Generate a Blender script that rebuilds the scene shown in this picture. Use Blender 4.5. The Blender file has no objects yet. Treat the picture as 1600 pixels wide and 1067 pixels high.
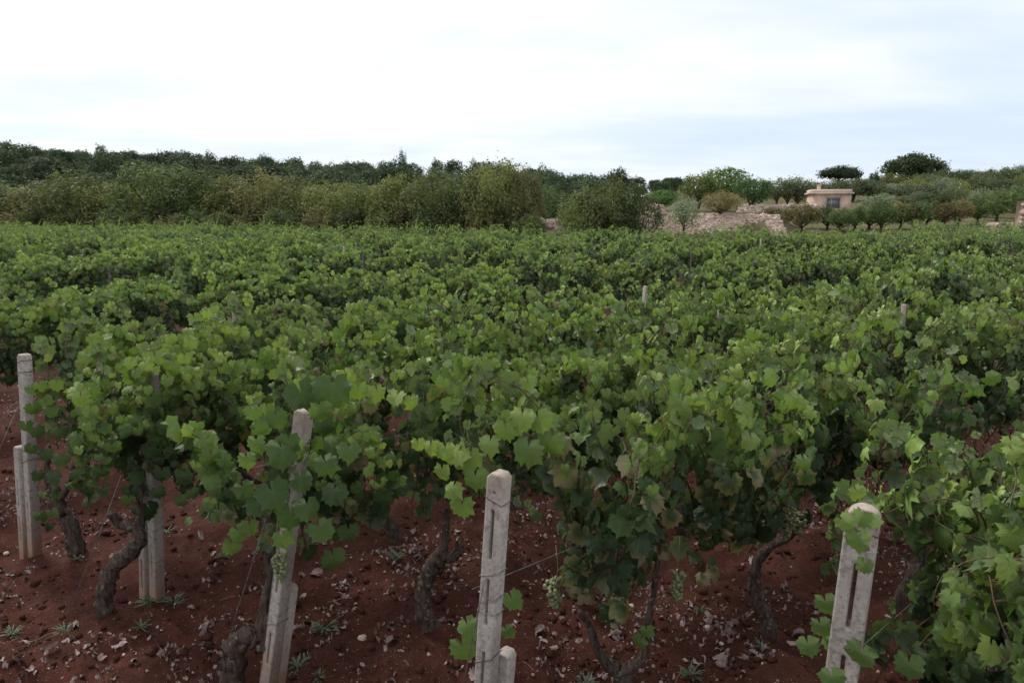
import bpy, math, random
import numpy as np
from mathutils import Vector, Matrix

# ------------------------------------------------------------------ camera, sky, sun, exposure
SC = bpy.context.scene
F_PX, CAM_H = 1100.0, 2.4
PITCH = math.atan(203.5 / F_PX)
cd = bpy.data.cameras.new('camera'); CAM = bpy.data.objects.new('camera', cd)
SC.collection.objects.link(CAM); SC.camera = CAM
cd.sensor_width = 36; cd.lens = 36 * F_PX / 1600
cd.clip_start = 0.05; cd.clip_end = 4000
cd.dof.use_dof = True; cd.dof.focus_distance = 4.2; cd.dof.aperture_fstop = 5.0
CAM.location = (0, 0, CAM_H); CAM.rotation_euler = (math.pi / 2 - PITCH, 0, 0)

SUN_EL, SUN_AZ = math.radians(50), math.radians(-44)      # azimuth from +Y towards +X
SKY_STRENGTH, CLOUD_GAIN = 0.08, 0.81
W = bpy.data.worlds.new('World'); SC.world = W; W.use_nodes = True
nt = W.node_tree; nt.nodes.clear(); N = nt.nodes.new; L = nt.links.new
out = N('ShaderNodeOutputWorld')
sky = N('ShaderNodeTexSky'); sky.sky_type = 'NISHITA'; sky.sun_disc = False
sky.sun_elevation = SUN_EL; sky.sun_rotation = SUN_AZ
bg1 = N('ShaderNodeBackground'); bg1.inputs[1].default_value = SKY_STRENGTH; L(sky.outputs[0], bg1.inputs[0])
tc = N('ShaderNodeTexCoord'); sep = N('ShaderNodeSeparateXYZ'); L(tc.outputs['Generated'], sep.inputs[0])
def M(op, a, b=None):
    m = N('ShaderNodeMath'); m.operation = op
    for i, v in enumerate((a, b)):
        if v is None: continue
        if isinstance(v, (int, float)): m.inputs[i].default_value = v
        else: L(v, m.inputs[i])
    return m.outputs[0]
zz = M('ADD', M('MAXIMUM', sep.outputs['Z'], 0.0), 0.10)
comb = N('ShaderNodeCombineXYZ'); L(M('DIVIDE', sep.outputs['X'], zz), comb.inputs[0]); L(M('DIVIDE', sep.outputs['Y'], zz), comb.inputs[1])
mp = N('ShaderNodeMapping'); mp.inputs['Scale'].default_value = (0.55, 0.9, 1); mp.inputs['Rotation'].default_value = (0, 0, 0.12)
mp.inputs['Location'].default_value = (3.1, 1.4, 0)
L(comb.outputs[0], mp.inputs[0])
n1 = N('ShaderNodeTexNoise'); n1.inputs['Scale'].default_value = 0.62; n1.inputs['Detail'].default_value = 7; n1.inputs['Roughness'].default_value = 0.52
n1.inputs['Distortion'].default_value = 0.5; L(mp.outputs[0], n1.inputs[0])
n2 = N('ShaderNodeTexNoise'); n2.inputs['Scale'].default_value = 2.6; n2.inputs['Detail'].default_value = 6; L(mp.outputs[0], n2.inputs[0])
# a broad bright bank of cloud up to the left, thinner blue-grey veil to the right and towards the horizon
lift = M('MULTIPLY_ADD' if False else 'ADD', M('MULTIPLY', sep.outputs['Z'], 1.15), M('MULTIPLY', sep.outputs['X'], -0.20))
cl = M('ADD', M('ADD', M('MULTIPLY', n1.outputs[0], 1.15), M('MULTIPLY', n2.outputs[0], 0.46)), lift)
rp = N('ShaderNodeValToRGB'); L(M('MULTIPLY', cl, 0.66), rp.inputs[0])
e = rp.color_ramp.elements
e[0].position = 0.40; e[0].color = (0.665, 0.775, 0.93, 1)
e[1].position = 0.76; e[1].color = (0.985, 0.99, 1.0, 1)
x = e.new(0.52); x.color = (0.745, 0.835, 0.945, 1)
x = e.new(0.61); x.color = (0.825, 0.885, 0.955, 1)
bg2 = N('ShaderNodeBackground'); bg2.inputs[1].default_value = CLOUD_GAIN; L(rp.outputs[0], bg2.inputs[0])
mx = N('ShaderNodeMixShader'); mx.inputs[0].default_value = 0.90
L(bg1.outputs[0], mx.inputs[1]); L(bg2.outputs[0], mx.inputs[2]); L(mx.outputs[0], out.inputs[0])

sd = bpy.data.lights.new('sun', 'SUN'); sd.energy = 2.0; sd.angle = math.radians(12); sd.color = (1, 0.95, 0.88)
SUN = bpy.data.objects.new('sun', sd); SC.collection.objects.link(SUN)
sdir = Vector((math.sin(SUN_AZ) * math.cos(SUN_EL), math.cos(SUN_AZ) * math.cos(SUN_EL), math.sin(SUN_EL)))
SUN.rotation_euler = (-sdir).to_track_quat('-Z', 'Y').to_euler()
vs = SC.view_settings; vs.view_transform = 'Standard'; vs.look = 'None'; vs.exposure = 0.50; vs.gamma = 1; vs.use_curve_mapping = False
SC.cycles.max_bounces = 8; SC.cycles.transparent_max_bounces = 8

# ------------------------------------------------------------------ helpers
COL = SC.collection
RNG = np.random.default_rng(11); random.seed(11)
cp, sp = math.cos(PITCH), math.sin(PITCH)
def ray(u, v):
    dx = (u - 800) / F_PX; dz = -(v - 533.5) / F_PX
    return np.array([dx, cp + dz * sp, -sp + dz * cp])
def at_z(u, v, z=0.0):                     # pixel of the photograph -> point at height z
    d = ray(u, v); t = (z - CAM_H) / d[2]; return np.array([d[0] * t, d[1] * t, z])
def at_y(u, v, y):                         # pixel -> point at distance y
    d = ray(u, v); t = y / d[1]; return np.array([d[0] * t, y, CAM_H + d[2] * t])
def nrm(a): return a / np.maximum(np.linalg.norm(a, axis=-1, keepdims=True), 1e-9)
def smooth(a, b, x): t = np.clip((x - a) / (b - a), 0, 1); return t * t * (3 - 2 * t)

def lattice(ix, iy, seed):
    h = (ix.astype(np.int64) * 374761393 + iy.astype(np.int64) * 668265263 + seed * 974711) & 0x7fffffff
    h = ((h ^ (h >> 13)) * 1274126177) & 0x7fffffff
    return ((h ^ (h >> 16)) & 0xffff) / 65535.0
def vnoise(x, y, seed=0):
    x = np.asarray(x, float); y = np.asarray(y, float)
    ix = np.floor(x); iy = np.floor(y); fx = x - ix; fy = y - iy
    fx = fx * fx * (3 - 2 * fx); fy = fy * fy * (3 - 2 * fy)
    a = lattice(ix, iy, seed); b = lattice(ix + 1, iy, seed); c = lattice(ix, iy + 1, seed); d = lattice(ix + 1, iy + 1, seed)
    return (a * (1 - fx) + b * fx) * (1 - fy) + (c * (1 - fx) + d * fx) * fy

def mesh_from(name, V, F, smooth_shade=True, uv=None, tint=None, mats=(), mat_idx=None):
    me = bpy.data.meshes.new(name)
    V = np.asarray(V, np.float32)
    if isinstance(F, np.ndarray):
        nf, k = F.shape; li = F.ravel().astype(np.int32); ls = (np.arange(nf) * k).astype(np.int32)
    else:
        li = np.array([i for f in F for i in f], np.int32); lens = [len(f) for f in F]; nf = len(F)
        ls = np.concatenate([[0], np.cumsum(lens)[:-1]]).astype(np.int32)
    me.vertices.add(len(V)); me.vertices.foreach_set('co', V.ravel())
    me.loops.add(len(li)); me.loops.foreach_set('vertex_index', li)
    me.polygons.add(nf); me.polygons.foreach_set('loop_start', ls)
    if smooth_shade: me.polygons.foreach_set('use_smooth', np.ones(nf, bool))
    me.update(calc_edges=True)
    if uv is not None:
        u = me.uv_layers.new(name='UVMap'); u.data.foreach_set('uv', np.asarray(uv, np.float32)[li].ravel())
    if tint is not None:
        a = me.color_attributes.new('tint', 'FLOAT_COLOR', 'POINT')
        c = np.ones((len(V), 4), np.float32); c[:, :tint.shape[1]] = tint
        a.data.foreach_set('color', c.ravel())
    for m in mats: me.materials.append(m)
    if mat_idx is not None: me.polygons.foreach_set('material_index', np.asarray(mat_idx, np.int32))
    return me
def link(name, data, parent=None, **props):
    o = bpy.data.objects.new(name, data); COL.objects.link(o)
    if parent is not None: o.parent = parent
    for k, v in props.items(): o[k] = v
    return o
def thing(name, label, cat, loc=(0, 0, 0), rz=0.0, group=None, data=None):
    o = bpy.data.objects.new(name, data); COL.objects.link(o)
    o.location = loc; o.rotation_euler = (0, 0, rz); o['label'] = label; o['category'] = cat
    if group: o['group'] = group
    return o

def catmull(P, n):
    P = np.asarray(P, float); Q = np.vstack([2 * P[0] - P[1], P, 2 * P[-1] - P[-2]])
    outp = []
    for i in range(1, len(Q) - 2):
        for t in np.linspace(0, 1, n, endpoint=False):
            a, b, c, d = Q[i - 1], Q[i], Q[i + 1], Q[i + 2]
            outp.append(0.5 * (2 * b + (c - a) * t + (2 * a - 5 * b + 4 * c - d) * t * t + (3 * b - a - 3 * c + d) * t ** 3))
    outp.append(P[-1]); return np.array(outp)
def tube(P, R, sides=6, knobs=0.0, rng=None, ridges=0.0, cap=True):
    P = np.asarray(P, float); n = len(P); R = np.broadcast_to(np.asarray(R, float), (n,))
    T = nrm(np.gradient(P, axis=0)); up = np.array([0.31, 0.87, 0.38]); up = nrm(up - T[0] * (up @ T[0]))
    V = []; ph = rng.uniform(0, 6) if rng is not None else 0
    ang = np.arange(sides) / sides * 2 * math.pi
    for i in range(n):
        up = nrm(up - T[i] * (up @ T[i])); s = np.cross(T[i], up)
        r = R[i] * np.ones(sides)
        if knobs: r *= 1 + knobs * rng.normal(size=sides) * 0.5 + knobs * 0.6 * math.sin(i * 1.3 + ph)
        if ridges: r *= 1 + ridges * np.sin(ang * 5 + i * 0.25 + ph)
        V.append(P[i] + np.outer(np.cos(ang) * r, up) + np.outer(np.sin(ang) * r, s))
    V = np.vstack(V); F = []
    for i in range(n - 1):
        for j in range(sides):
            k = (j + 1) % sides; F.append((i * sides + j, i * sides + k, (i + 1) * sides + k, (i + 1) * sides + j))
    if cap: F.append(tuple(range(sides))[::-1]); F.append(tuple((n - 1) * sides + j for j in range(sides)))
    return V, F
def join(parts):
    V, F, o = [], [], 0
    for v, f in parts:
        V.append(v); F += [tuple(i + o for i in q) for q in f]; o += len(v)
    return np.vstack(V), F
def box(cx, cy, z0, sx, sy, sz):
    x0, x1, y0, y1, z1 = cx - sx / 2, cx + sx / 2, cy - sy / 2, cy + sy / 2, z0 + sz
    V = np.array([(x0, y0, z0), (x1, y0, z0), (x1, y1, z0), (x0, y1, z0), (x0, y0, z1), (x1, y0, z1), (x1, y1, z1), (x0, y1, z1)], float)
    return V, [(0, 3, 2, 1), (4, 5, 6, 7), (0, 1, 5, 4), (1, 2, 6, 5), (2, 3, 7, 6), (3, 0, 4, 7)]

# ------------------------------------------------------------------ materials
class Mat:
    def __init__(s, name, rough=0.8, spec=0.3):
        s.m = bpy.data.materials.new(name); s.m.use_nodes = True; s.t = s.m.node_tree
        s.p = s.t.nodes['Principled BSDF']; s.p.inputs['Roughness'].default_value = rough
        s.p.inputs['Specular IOR Level'].default_value = spec
        s.o = s.t.nodes['Material Output']
    def n(s, typ, **kw):
        x = s.t.nodes.new('ShaderNode' + typ)
        for k, v in kw.items():
            if k in x.inputs: x.inputs[k].default_value = v
            else: setattr(x, k, v)
        return x
    def l(s, a, b): s.t.links.new(a, b)
    def math(s, op, a, b=None, c=None, clamp=False):
        x = s.n('Math', operation=op); x.use_clamp = clamp
        for i, v in enumerate((a, b, c)):
            if v is None: continue
            if isinstance(v, (int, float)): x.inputs[i].default_value = v
            else: s.l(v, x.inputs[i])
        return x.outputs[0]
    def ramp(s, fac, stops):
        r = s.n('ValToRGB'); s.l(fac, r.inputs[0]); e = r.color_ramp.elements
        while len(e) < len(stops): e.new(0.5)
        for q, (p, c) in zip(e, stops): q.position = p; q.color = (*c, 1)
        return r.outputs[0]
    def mix(s, f, a, b, blend='MIX'):
        x = s.n('Mix', data_type='RGBA', blend_type=blend)
        for i, v in ((0, f), (6, a), (7, b)):
            if isinstance(v, (int, float)): x.inputs[i].default_value = v
            elif isinstance(v, tuple): x.inputs[i].default_value = (*v, 1)
            else: s.l(v, x.inputs[i])
        return x.outputs[2]
    def noise(s, scale, detail=4, coord='Object', rough=0.55):
        t = s.n('TexCoord'); x = s.n('TexNoise', Scale=scale, Detail=detail, Roughness=rough); s.l(t.outputs[coord], x.inputs['Vector'])
        return x.outputs[0]
    def bump(s, h, strength=0.5, dist=0.01):
        b = s.n('Bump', Strength=strength, Distance=dist); s.l(h, b.inputs['Height']); s.l(b.outputs[0], s.p.inputs['Normal'])
    def color(s, c): s.l(c, s.p.inputs['Base Color']); return s

def leaf_material(name, per_object, veins):
    m = Mat(name, 0.43, 0.5)
    if per_object:
        oi = m.n('ObjectInfo'); col = oi.outputs['Color']
    else:
        at = m.n('Attribute', attribute_name='tint'); col = at.outputs['Color']
    sp_ = m.n('SeparateColor'); m.l(col, sp_.inputs[0]); tint, sick = sp_.outputs[0], sp_.outputs[1]
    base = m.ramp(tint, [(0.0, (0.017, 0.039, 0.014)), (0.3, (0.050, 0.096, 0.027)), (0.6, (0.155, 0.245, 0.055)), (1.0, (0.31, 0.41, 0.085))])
    uvn = m.n('UVMap', uv_map='UVMap'); s2 = m.n('SeparateXYZ'); m.l(uvn.outputs[0], s2.inputs[0]); x, y = s2.outputs[0], s2.outputs[1]
    r = m.math('SQRT', m.math('ADD', m.math('MULTIPLY', x, x), m.math('MULTIPLY', y, y)))
    nz = m.noise(22, 4)
    blot = m.noise(7, 3)
    base = m.mix(m.math('MULTIPLY', blot, 0.5), base, m.mix(1.0, base, (0.72, 0.78, 0.80), 'MULTIPLY'))
    if veins:
        th = m.math('ARCTAN2', x, y)
        w = m.math('ABSOLUTE', m.math('MULTIPLY', m.math('SINE', m.math('MULTIPLY', th, 3.53)), r))
        v = m.math('SUBTRACT', 1.0, m.math('MULTIPLY', w, 14.0), clamp=True)
        # side veins branching off the main ones
        sv = m.math('ABSOLUTE', m.math('SINE', m.math('ADD', m.math('MULTIPLY', r, 26.0), m.math('MULTIPLY', m.math('ABSOLUTE', m.math('SINE', m.math('MULTIPLY', th, 1.765))), 9.0))))
        sv = m.math('SUBTRACT', 1.0, m.math('MULTIPLY', sv, 6.0), clamp=True)
        vv = m.math('ADD', m.math('MULTIPLY', v, 0.42), m.math('MULTIPLY', sv, 0.14))
        base = m.mix(vv, base, (0.16, 0.22, 0.07))
        m.bump(m.math('ADD', m.math('MULTIPLY', vv, -1.0), m.math('MULTIPLY', nz, 1.6)), 0.7, 0.007)
    # yellowed and scorched margins on the tired leaves
    edge = m.math('ADD', m.math('MULTIPLY', r, 1.1), m.math('SUBTRACT', m.math('MULTIPLY', nz, 1.3), 1.25))
    yl = m.math('MULTIPLY', m.math('ADD', edge, m.math('MULTIPLY', sick, 0.55)), m.math('MULTIPLY', sick, 2.2), clamp=True)
    br = m.math('MULTIPLY', m.math('ADD', edge, m.math('SUBTRACT', m.math('MULTIPLY', sick, 0.55), 0.28)), m.math('MULTIPLY', sick, 4.0), clamp=True)
    base = m.mix(yl, base, (0.19, 0.19, 0.04))
    base = m.mix(br, base, (0.185, 0.145, 0.085))
    geo = m.n('NewGeometry')
    under = m.mix(0.65, base, (0.13, 0.17, 0.105))
    base = m.mix(geo.outputs['Backfacing'], base, under)
    m.color(base)
    tr = m.n('BsdfTranslucent'); m.l(m.mix(1.0, base, (1.5, 1.7, 0.7), 'MULTIPLY'), tr.inputs[0])
    mx = m.n('MixShader'); mx.inputs[0].default_value = 0.19
    m.l(m.p.outputs[0], mx.inputs[1]); m.l(tr.outputs[0], mx.inputs[2]); m.l(mx.outputs[0], m.o.inputs[0])
    return m.m
LEAF_OBJ = leaf_material('vine_leaf_single', True, True)
LEAF_MID = leaf_material('vine_leaf_joined', False, True)
LEAF_FAR = leaf_material('vine_leaf_distant', False, False)

def bark_material(name, c0, c1, scale, lichen=0.0):
    m = Mat(name, 0.92, 0.15)
    t = m.n('TexCoord'); mp = m.n('Mapping'); mp.inputs['Scale'].default_value = (1, 1, 0.22); m.l(t.outputs['Object'], mp.inputs[0])
    x = m.n('TexNoise', Scale=scale, Detail=6, Roughness=0.68); m.l(mp.outputs[0], x.inputs['Vector'])
    c = m.ramp(x.outputs[0], [(0.32, c0), (0.66, c1)])
    if lichen:
        ln = m.noise(34, 3); c = m.mix(m.math('MULTIPLY', m.math('GREATER_THAN', ln, 0.64), lichen), c, (0.24, 0.25, 0.21))
    m.color(c); m.bump(x.outputs[0], 1.0, 0.014); return m.m
BARK = bark_material('vine_bark', (0.016, 0.011, 0.010), (0.125, 0.092, 0.076), 60, 0.5)
TREE_BARK = bark_material('tree_bark', (0.03, 0.022, 0.017), (0.10, 0.08, 0.06), 9)
m = Mat('shoot_wood', 0.6, 0.35); m.color(m.ramp(m.noise(9, 2), [(0.35, (0.085, 0.036, 0.024)), (0.5, (0.10, 0.062, 0.032)), (0.62, (0.075, 0.095, 0.028))])); SHOOT = m.m

def concrete_material():
    m = Mat('weathered_concrete', 0.92, 0.2)
    a, b, c = m.noise(9, 5), m.noise(48, 6, rough=0.75), m.noise(120, 3)
    col = m.ramp(a, [(0.3, (0.33, 0.295, 0.27)), (0.7, (0.50, 0.455, 0.42))])
    col = m.mix(m.math('MULTIPLY', m.math('SUBTRACT', b, 0.46, clamp=True), 4.5, clamp=True), col, (0.19, 0.172, 0.16))
    col = m.mix(m.math('MULTIPLY', m.math('GREATER_THAN', c, 0.63), 0.6), col, (0.15, 0.13, 0.12))
    # red soil splashed on the foot of the post, rusty run-off
    t = m.n('TexCoord'); s = m.n('SeparateXYZ'); m.l(t.outputs['Object'], s.inputs[0])
    foot = m.math('SUBTRACT', m.math('MULTIPLY', a, 0.9), m.math('MULTIPLY', s.outputs[2], 1.15), clamp=True)
    col = m.mix(m.math('MULTIPLY', foot, 2.3, clamp=True), col, (0.30, 0.17, 0.115))
    top = m.math('MULTIPLY', m.math('SUBTRACT', s.outputs[2], 1.36), 6.0, clamp=True)
    col = m.mix(m.math('MULTIPLY', top, m.math('MULTIPLY', b, 0.9)), col, (0.33, 0.22, 0.16))
    m.color(col); m.bump(m.math('ADD', b, m.math('MULTIPLY', c, 0.6)), 0.7, 0.005); return m.m
CONC = concrete_material()
m = Mat('galvanised_wire', 0.5, 0.5); m.p.inputs['Metallic'].default_value = 0.6; m.color(m.ramp(m.noise(30, 2), [(0.4, (0.16, 0.15, 0.15)), (0.6, (0.26, 0.25, 0.25))])); WIRE = m.m
m = Mat('rusty_wire', 0.85, 0.3); m.color(m.ramp(m.noise(40, 3), [(0.35, (0.05, 0.03, 0.025)), (0.65, (0.13, 0.07, 0.05))])); RUST = m.m
m = Mat('dark_stake_wood', 0.9, 0.2); m.color(m.ramp(m.noise(20, 4), [(0.35, (0.04, 0.032, 0.03)), (0.65, (0.10, 0.085, 0.075))])); STAKE = m.m
m = Mat('grape_skin', 0.42, 0.45); m.p.inputs['Subsurface Weight'].default_value = 0.0
m.color(m.mix(m.math('MULTIPLY', m.noise(160, 2), 0.9), m.ramp(m.noise(28, 2), [(0.3, (0.11, 0.145, 0.045)), (0.7, (0.20, 0.20, 0.075))]), (0.19, 0.22, 0.15))); GRAPE = m.m

def soil_material():
    m = Mat('red_soil', 0.95, 0.12)
    a, b, c, d = m.noise(1.1, 4), m.noise(11, 6, rough=0.66), m.noise(70, 4, rough=0.7), m.noise(145, 1)
    col = m.ramp(b, [(0.28, (0.031, 0.0108, 0.0078)), (0.55, (0.061, 0.0198, 0.0133)), (0.80, (0.102, 0.035, 0.024))])
    col = m.mix(m.math('MULTIPLY', a, 0.45), col, (0.058, 0.023, 0.017))
    col = m.mix(m.math('MULTIPLY', m.math('SUBTRACT', c, 0.60, clamp=True), 2.6, clamp=True), col, (0.24, 0.15, 0.12))
    col = m.mix(m.math('MULTIPLY', m.math('GREATER_THAN', d, 0.735), 0.8), col, (0.40, 0.33, 0.29))
    at = m.n('Attribute', attribute_name='tint'); s = m.n('SeparateColor'); m.l(at.outputs['Color'], s.inputs[0])
    far = m.ramp(m.noise(0.16, 6, rough=0.7), [(0.36, (0.045, 0.055, 0.022)), (0.52, (0.09, 0.085, 0.04)), (0.68, (0.20, 0.125, 0.085))])
    col = m.mix(s.outputs[0], col, far)
    m.color(col); m.bump(m.math('ADD', b, m.math('MULTIPLY', c, 0.5)), 0.85, 0.02); return m.m
SOIL = soil_material()

def plain(name, c0, c1, scale, rough=0.9, bump=0.4, dist=0.01, detail=5):
    m = Mat(name, rough, 0.2); n_ = m.noise(scale, detail); m.color(m.ramp(n_, [(0.33, c0), (0.67, c1)])); m.bump(n_, bump, dist); return m.m
def tinted(name, c0, c1, rough=0.9, scale=18):
    m = Mat(name, rough, 0.2)
    at = m.n('Attribute', attribute_name='tint'); s = m.n('SeparateColor'); m.l(at.outputs['Color'], s.inputs[0])
    f = m.math('ADD', m.math('MULTIPLY', s.outputs[0], 0.8), m.math('MULTIPLY', m.math('SUBTRACT', m.noise(scale, 3), 0.5), 0.7), clamp=True)
    m.color(m.ramp(f, [(0.0, c0), (1.0, c1)])); return m
LITTER = tinted('dry_leaf_litter', (0.12, 0.068, 0.058), (0.40, 0.315, 0.305)).m
STONE = tinted('limestone', (0.37, 0.27, 0.22), (0.62, 0.51, 0.43), 0.92, 6).m
WEED = tinted('grey_green_weed', (0.055, 0.085, 0.05), (0.15, 0.19, 0.12), 0.8, 30).m
TWIG = plain('dry_twig', (0.13, 0.07, 0.055), (0.30, 0.21, 0.18), 40)

def tree_leaf_material():
    m = Mat('tree_foliage', 0.7, 0.25)
    oi = m.n('ObjectInfo'); at = m.n('Attribute', attribute_name='tint'); s = m.n('SeparateColor'); m.l(at.outputs['Color'], s.inputs[0])
    br = m.math('ADD', 0.62, m.math('MULTIPLY', s.outputs[0], 0.85))
    cb = m.n('CombineColor'); [m.l(br, cb.inputs[i]) for i in range(3)]
    col = m.mix(1.0, oi.outputs['Color'], cb.outputs[0], 'MULTIPLY')
    # single sprays that have turned rusty; how many depends on the kind of tree (alpha of the object colour)
    rust = m.math('GREATER_THAN', s.outputs[1], oi.outputs['Alpha'])
    col = m.mix(m.math('MULTIPLY', rust, 0.5), col, (0.23, 0.14, 0.06))
    m.color(col)
    tr = m.n('BsdfTranslucent'); m.l(m.mix(1.0, col, (1.4, 1.5, 0.8), 'MULTIPLY'), tr.inputs[0])
    mx = m.n('MixShader'); mx.inputs[0].default_value = 0.30
    m.l(m.p.outputs[0], mx.inputs[1]); m.l(tr.outputs[0], mx.inputs[2]); m.l(mx.outputs[0], m.o.inputs[0]); return m.m
TREE_LEAF = tree_leaf_material()

# ------------------------------------------------------------------ field layout
U = np.array([0.831, 0.556]); U /= np.linalg.norm(U); ROW_RZ = math.atan2(U[1], U[0])
PERP = np.array([-U[1], U[0]])
EPX = [((1352, 790), (1262, 1440), 1.50), ((781, 737), (742, 1325), 1.50), ((476, 640), (416, 1095), 1.50), ((237, 583), (246, 945), 1.46), ((38, 553), (55, 868), 1.45)]
TOPS = [at_z(*t, h) for t, b, h in EPX]; BASES = [at_z(*b) for t, b, h in EPX]
STEP = (BASES[4][:2] - BASES[0][:2]) / 4
def row_start(k): return BASES[k][:2] if k < 5 else BASES[4][:2] + STEP * (k - 4) * 1.8
EDGE_U = np.array([-900, 0, 300, 700, 1000, 1150, 1300, 1600, 2500]); EDGE_D = np.array([58, 50, 46, 37, 32.5, 31.5, 34, 47, 62])
def field_edge(x, y): return np.interp(800 + F_PX * x / np.maximum(y, 0.5), EDGE_U, EDGE_D)

def terrain(x, y):                          # large shape of the land, flat under the vines
    x = np.asarray(x, float); y = np.asarray(y, float)
    d = np.clip(y, 0, 260); a = x / np.maximum(y, 20.0); u = 800 + F_PX * a
    zl = smooth(72, 215, d) * (1.5 + 12.5 * np.clip(1 - u / 1250, -0.2, 1.25))
    zm = 0.95 * smooth(33, 42, d) + 1.1 * smooth(43.8, 46.4, d) + 0.02 * np.maximum(0, d - 47) + 0.03 * np.maximum(0, np.minimum(d, 200) - 90)
    zr = 0.036 * np.maximum(0, np.minimum(d, 85) - 36) + 0.082 * np.maximum(0, np.minimum(d, 150) - 85)
    wm = smooth(0.165, 0.20, a) * (1 - smooth(0.345, 0.41, a)); wr = smooth(0.345, 0.41, a)
    return zl * (1 - wm - wr) + zm * wm + zr * wr
FEET = [tuple(b[:2]) for b in BASES] + [tuple(at_z(u_, v_)[:2]) for u_, v_ in ((118, 866), (162, 966), (376, 808), (358, 1092), (678, 988), (985, 1135), (1205, 998), (1392, 955))]
def ground_z(x, y):
    x = np.asarray(x, float); y = np.asarray(y, float)
    near = 1 - smooth(9, 22, np.hypot(x, y))
    z = terrain(x, y) + 0.05 * (vnoise(x * 0.9, y * 0.9, 1) - 0.5) * near
    z = z + near * (0.050 * (vnoise(x * 5, y * 5, 2) - 0.5) + 0.036 * (vnoise(x * 13, y * 13, 3) - 0.5) + 0.017 * (vnoise(x * 33, y * 33, 4) - 0.5))
    c = vnoise(x * 9 + 40, y * 9, 5); z = z + near * 0.045 * np.clip(c - 0.72, 0, 1) * 2
    q = x * PERP[0] + y * PERP[1] - row_start(1) @ PERP; w = abs(STEP @ PERP)
    ph = np.abs(((q / w) + 0.5) % 1 - 0.5) * w
    for bx, by in FEET: z = z + .035 * np.exp(-((x - bx) ** 2 + (y - by) ** 2) / .016)
    return z + 0.045 * np.exp(-(ph / 0.16) ** 2) * near - 0.02

def build_ground():
    radii = [0.35]
    while radii[-1] < 9: radii.append(radii[-1] * 1.0075)
    while radii[-1] < 60: radii.append(radii[-1] * 1.02)
    while radii[-1] < 1500: radii.append(radii[-1] * 1.05)
    fine = np.radians(np.linspace(-56, 56, 400)); coarse = np.radians(np.linspace(58, 302, 60))
    ang = np.concatenate([fine, coarse]); R = np.array(radii)
    A, RR = np.meshgrid(ang, R); X = np.sin(A) * RR; Y = np.cos(A) * RR
    Z = ground_z(X, Y); na, nr = len(ang), len(R)
    V = np.stack([X, Y, Z], -1).reshape(-1, 3)
    i = np.arange(nr - 1)[:, None]; j = np.arange(na)[None, :]; k = (j + 1) % na
    F = np.stack([i * na + j, i * na + k + 0 * i, (i + 1) * na + k, (i + 1) * na + j], -1).reshape(-1, 4)[:, ::-1]
    V = np.vstack([V, [[0, 0, float(ground_z(0, 0))]]])
    F = [tuple(f) for f in F.tolist()] + [(j, len(V) - 1, (j + 1) % na) for j in range(na)]
    far = smooth(2, 8, V[:, 1] - field_edge(V[:, 0], V[:, 1]))
    return mesh_from('ground', V, F, True, tint=np.stack([far, far, far], -1), mats=[SOIL])
link('ground', build_ground(), kind='structure')

# ------------------------------------------------------------------ grape leaves
TH = np.radians([0, 12, 24, 37, 50, 63, 76, 90, 104, 120, 136, 152, 168])
RR_ = np.array([1.0, .92, .85, .88, .93, .86, .79, .82, .87, .80, .75, .67, .52])
def leaf_proto(rng):                        # 48 triangles: lobed, toothed, cupped and rippled blade
    asym = 1 + rng.normal(size=(2, 13)) * 0.065
    V = [(0, 0, 0)]; outer = []; mid = []
    order = [(-1, i) for i in range(12, 0, -1)] + [(1, i) for i in range(13)]
    pts = []
    for s, i in order:
        r = RR_[i] * asym[0 if s < 0 else 1][i] * (1.075 if i % 2 == 0 else 0.925); t = TH[i] * s
        pts.append((r * math.sin(t), r * math.cos(t), i))
    for x, y, i in pts: outer.append(len(V)); V.append((x, y, 0))
    for x, y, i in pts[::2]: mid.append(len(V)); V.append((x * .5, y * .5, 1.0 if i in (0, 4, 8) else -1.0))
    V = np.array(V, float); F = []
    for k in range(len(mid) - 1):
        F.append((0, mid[k + 1], mid[k])); a = 2 * k
        F += [(mid[k], outer[a + 1], outer[a]), (mid[k], mid[k + 1], outer[a + 1]), (mid[k + 1], outer[a + 2], outer[a + 1])]
    fold, cup, droop = rng.uniform(-0.75, 0.35), rng.uniform(-.30, .10), rng.uniform(0.25, .95)
    uv = V[:, :2].copy(); x, y = V[:, 0], V[:, 1]; r2 = x * x + y * y
    z = fold * np.abs(x) + cup * r2 - droop * np.maximum(y, 0) ** 2 + V[:, 2] * 0.055
    edge = np.zeros(len(V), bool); edge[1:len(outer) + 1] = True
    z[edge] += rng.normal(size=edge.sum()) * 0.085
    z += rng.uniform(-.15, .15) * x * y
    V[:, 2] = z; return V, np.array(F), uv
def leaf_mid(rng):                          # 12 triangles, bent over its middle
    idx = [(-1, 11), (-1, 8), (-1, 6), (-1, 4), (-1, 2), (1, 0), (1, 2), (1, 4), (1, 6), (1, 8), (1, 11)]
    V = [(0, 0, 0)] + [(RR_[i] * math.sin(TH[i] * s), RR_[i] * math.cos(TH[i] * s), 0) for s, i in idx] + [(0, .48, 0)]
    V = np.array(V); V[1:12] *= 1 + rng.normal(size=(11, 1)) * .06; x, y = V[:, 0], V[:, 1]
    V[:, 2] = rng.uniform(-.8, .3) * np.abs(x) - rng.uniform(.25, .8) * np.maximum(y, 0) ** 2 + rng.uniform(-.2, .08) * (x * x + y * y) + rng.normal(size=13) * 0.05
    F = [(0, 2, 1), (0, 3, 2), (0, 12, 3), (0, 9, 12), (0, 10, 9), (0, 11, 10)] + [(12, i + 1, i) for i in range(3, 9)]
    return V, np.array(F), V[:, :2].copy()
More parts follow.
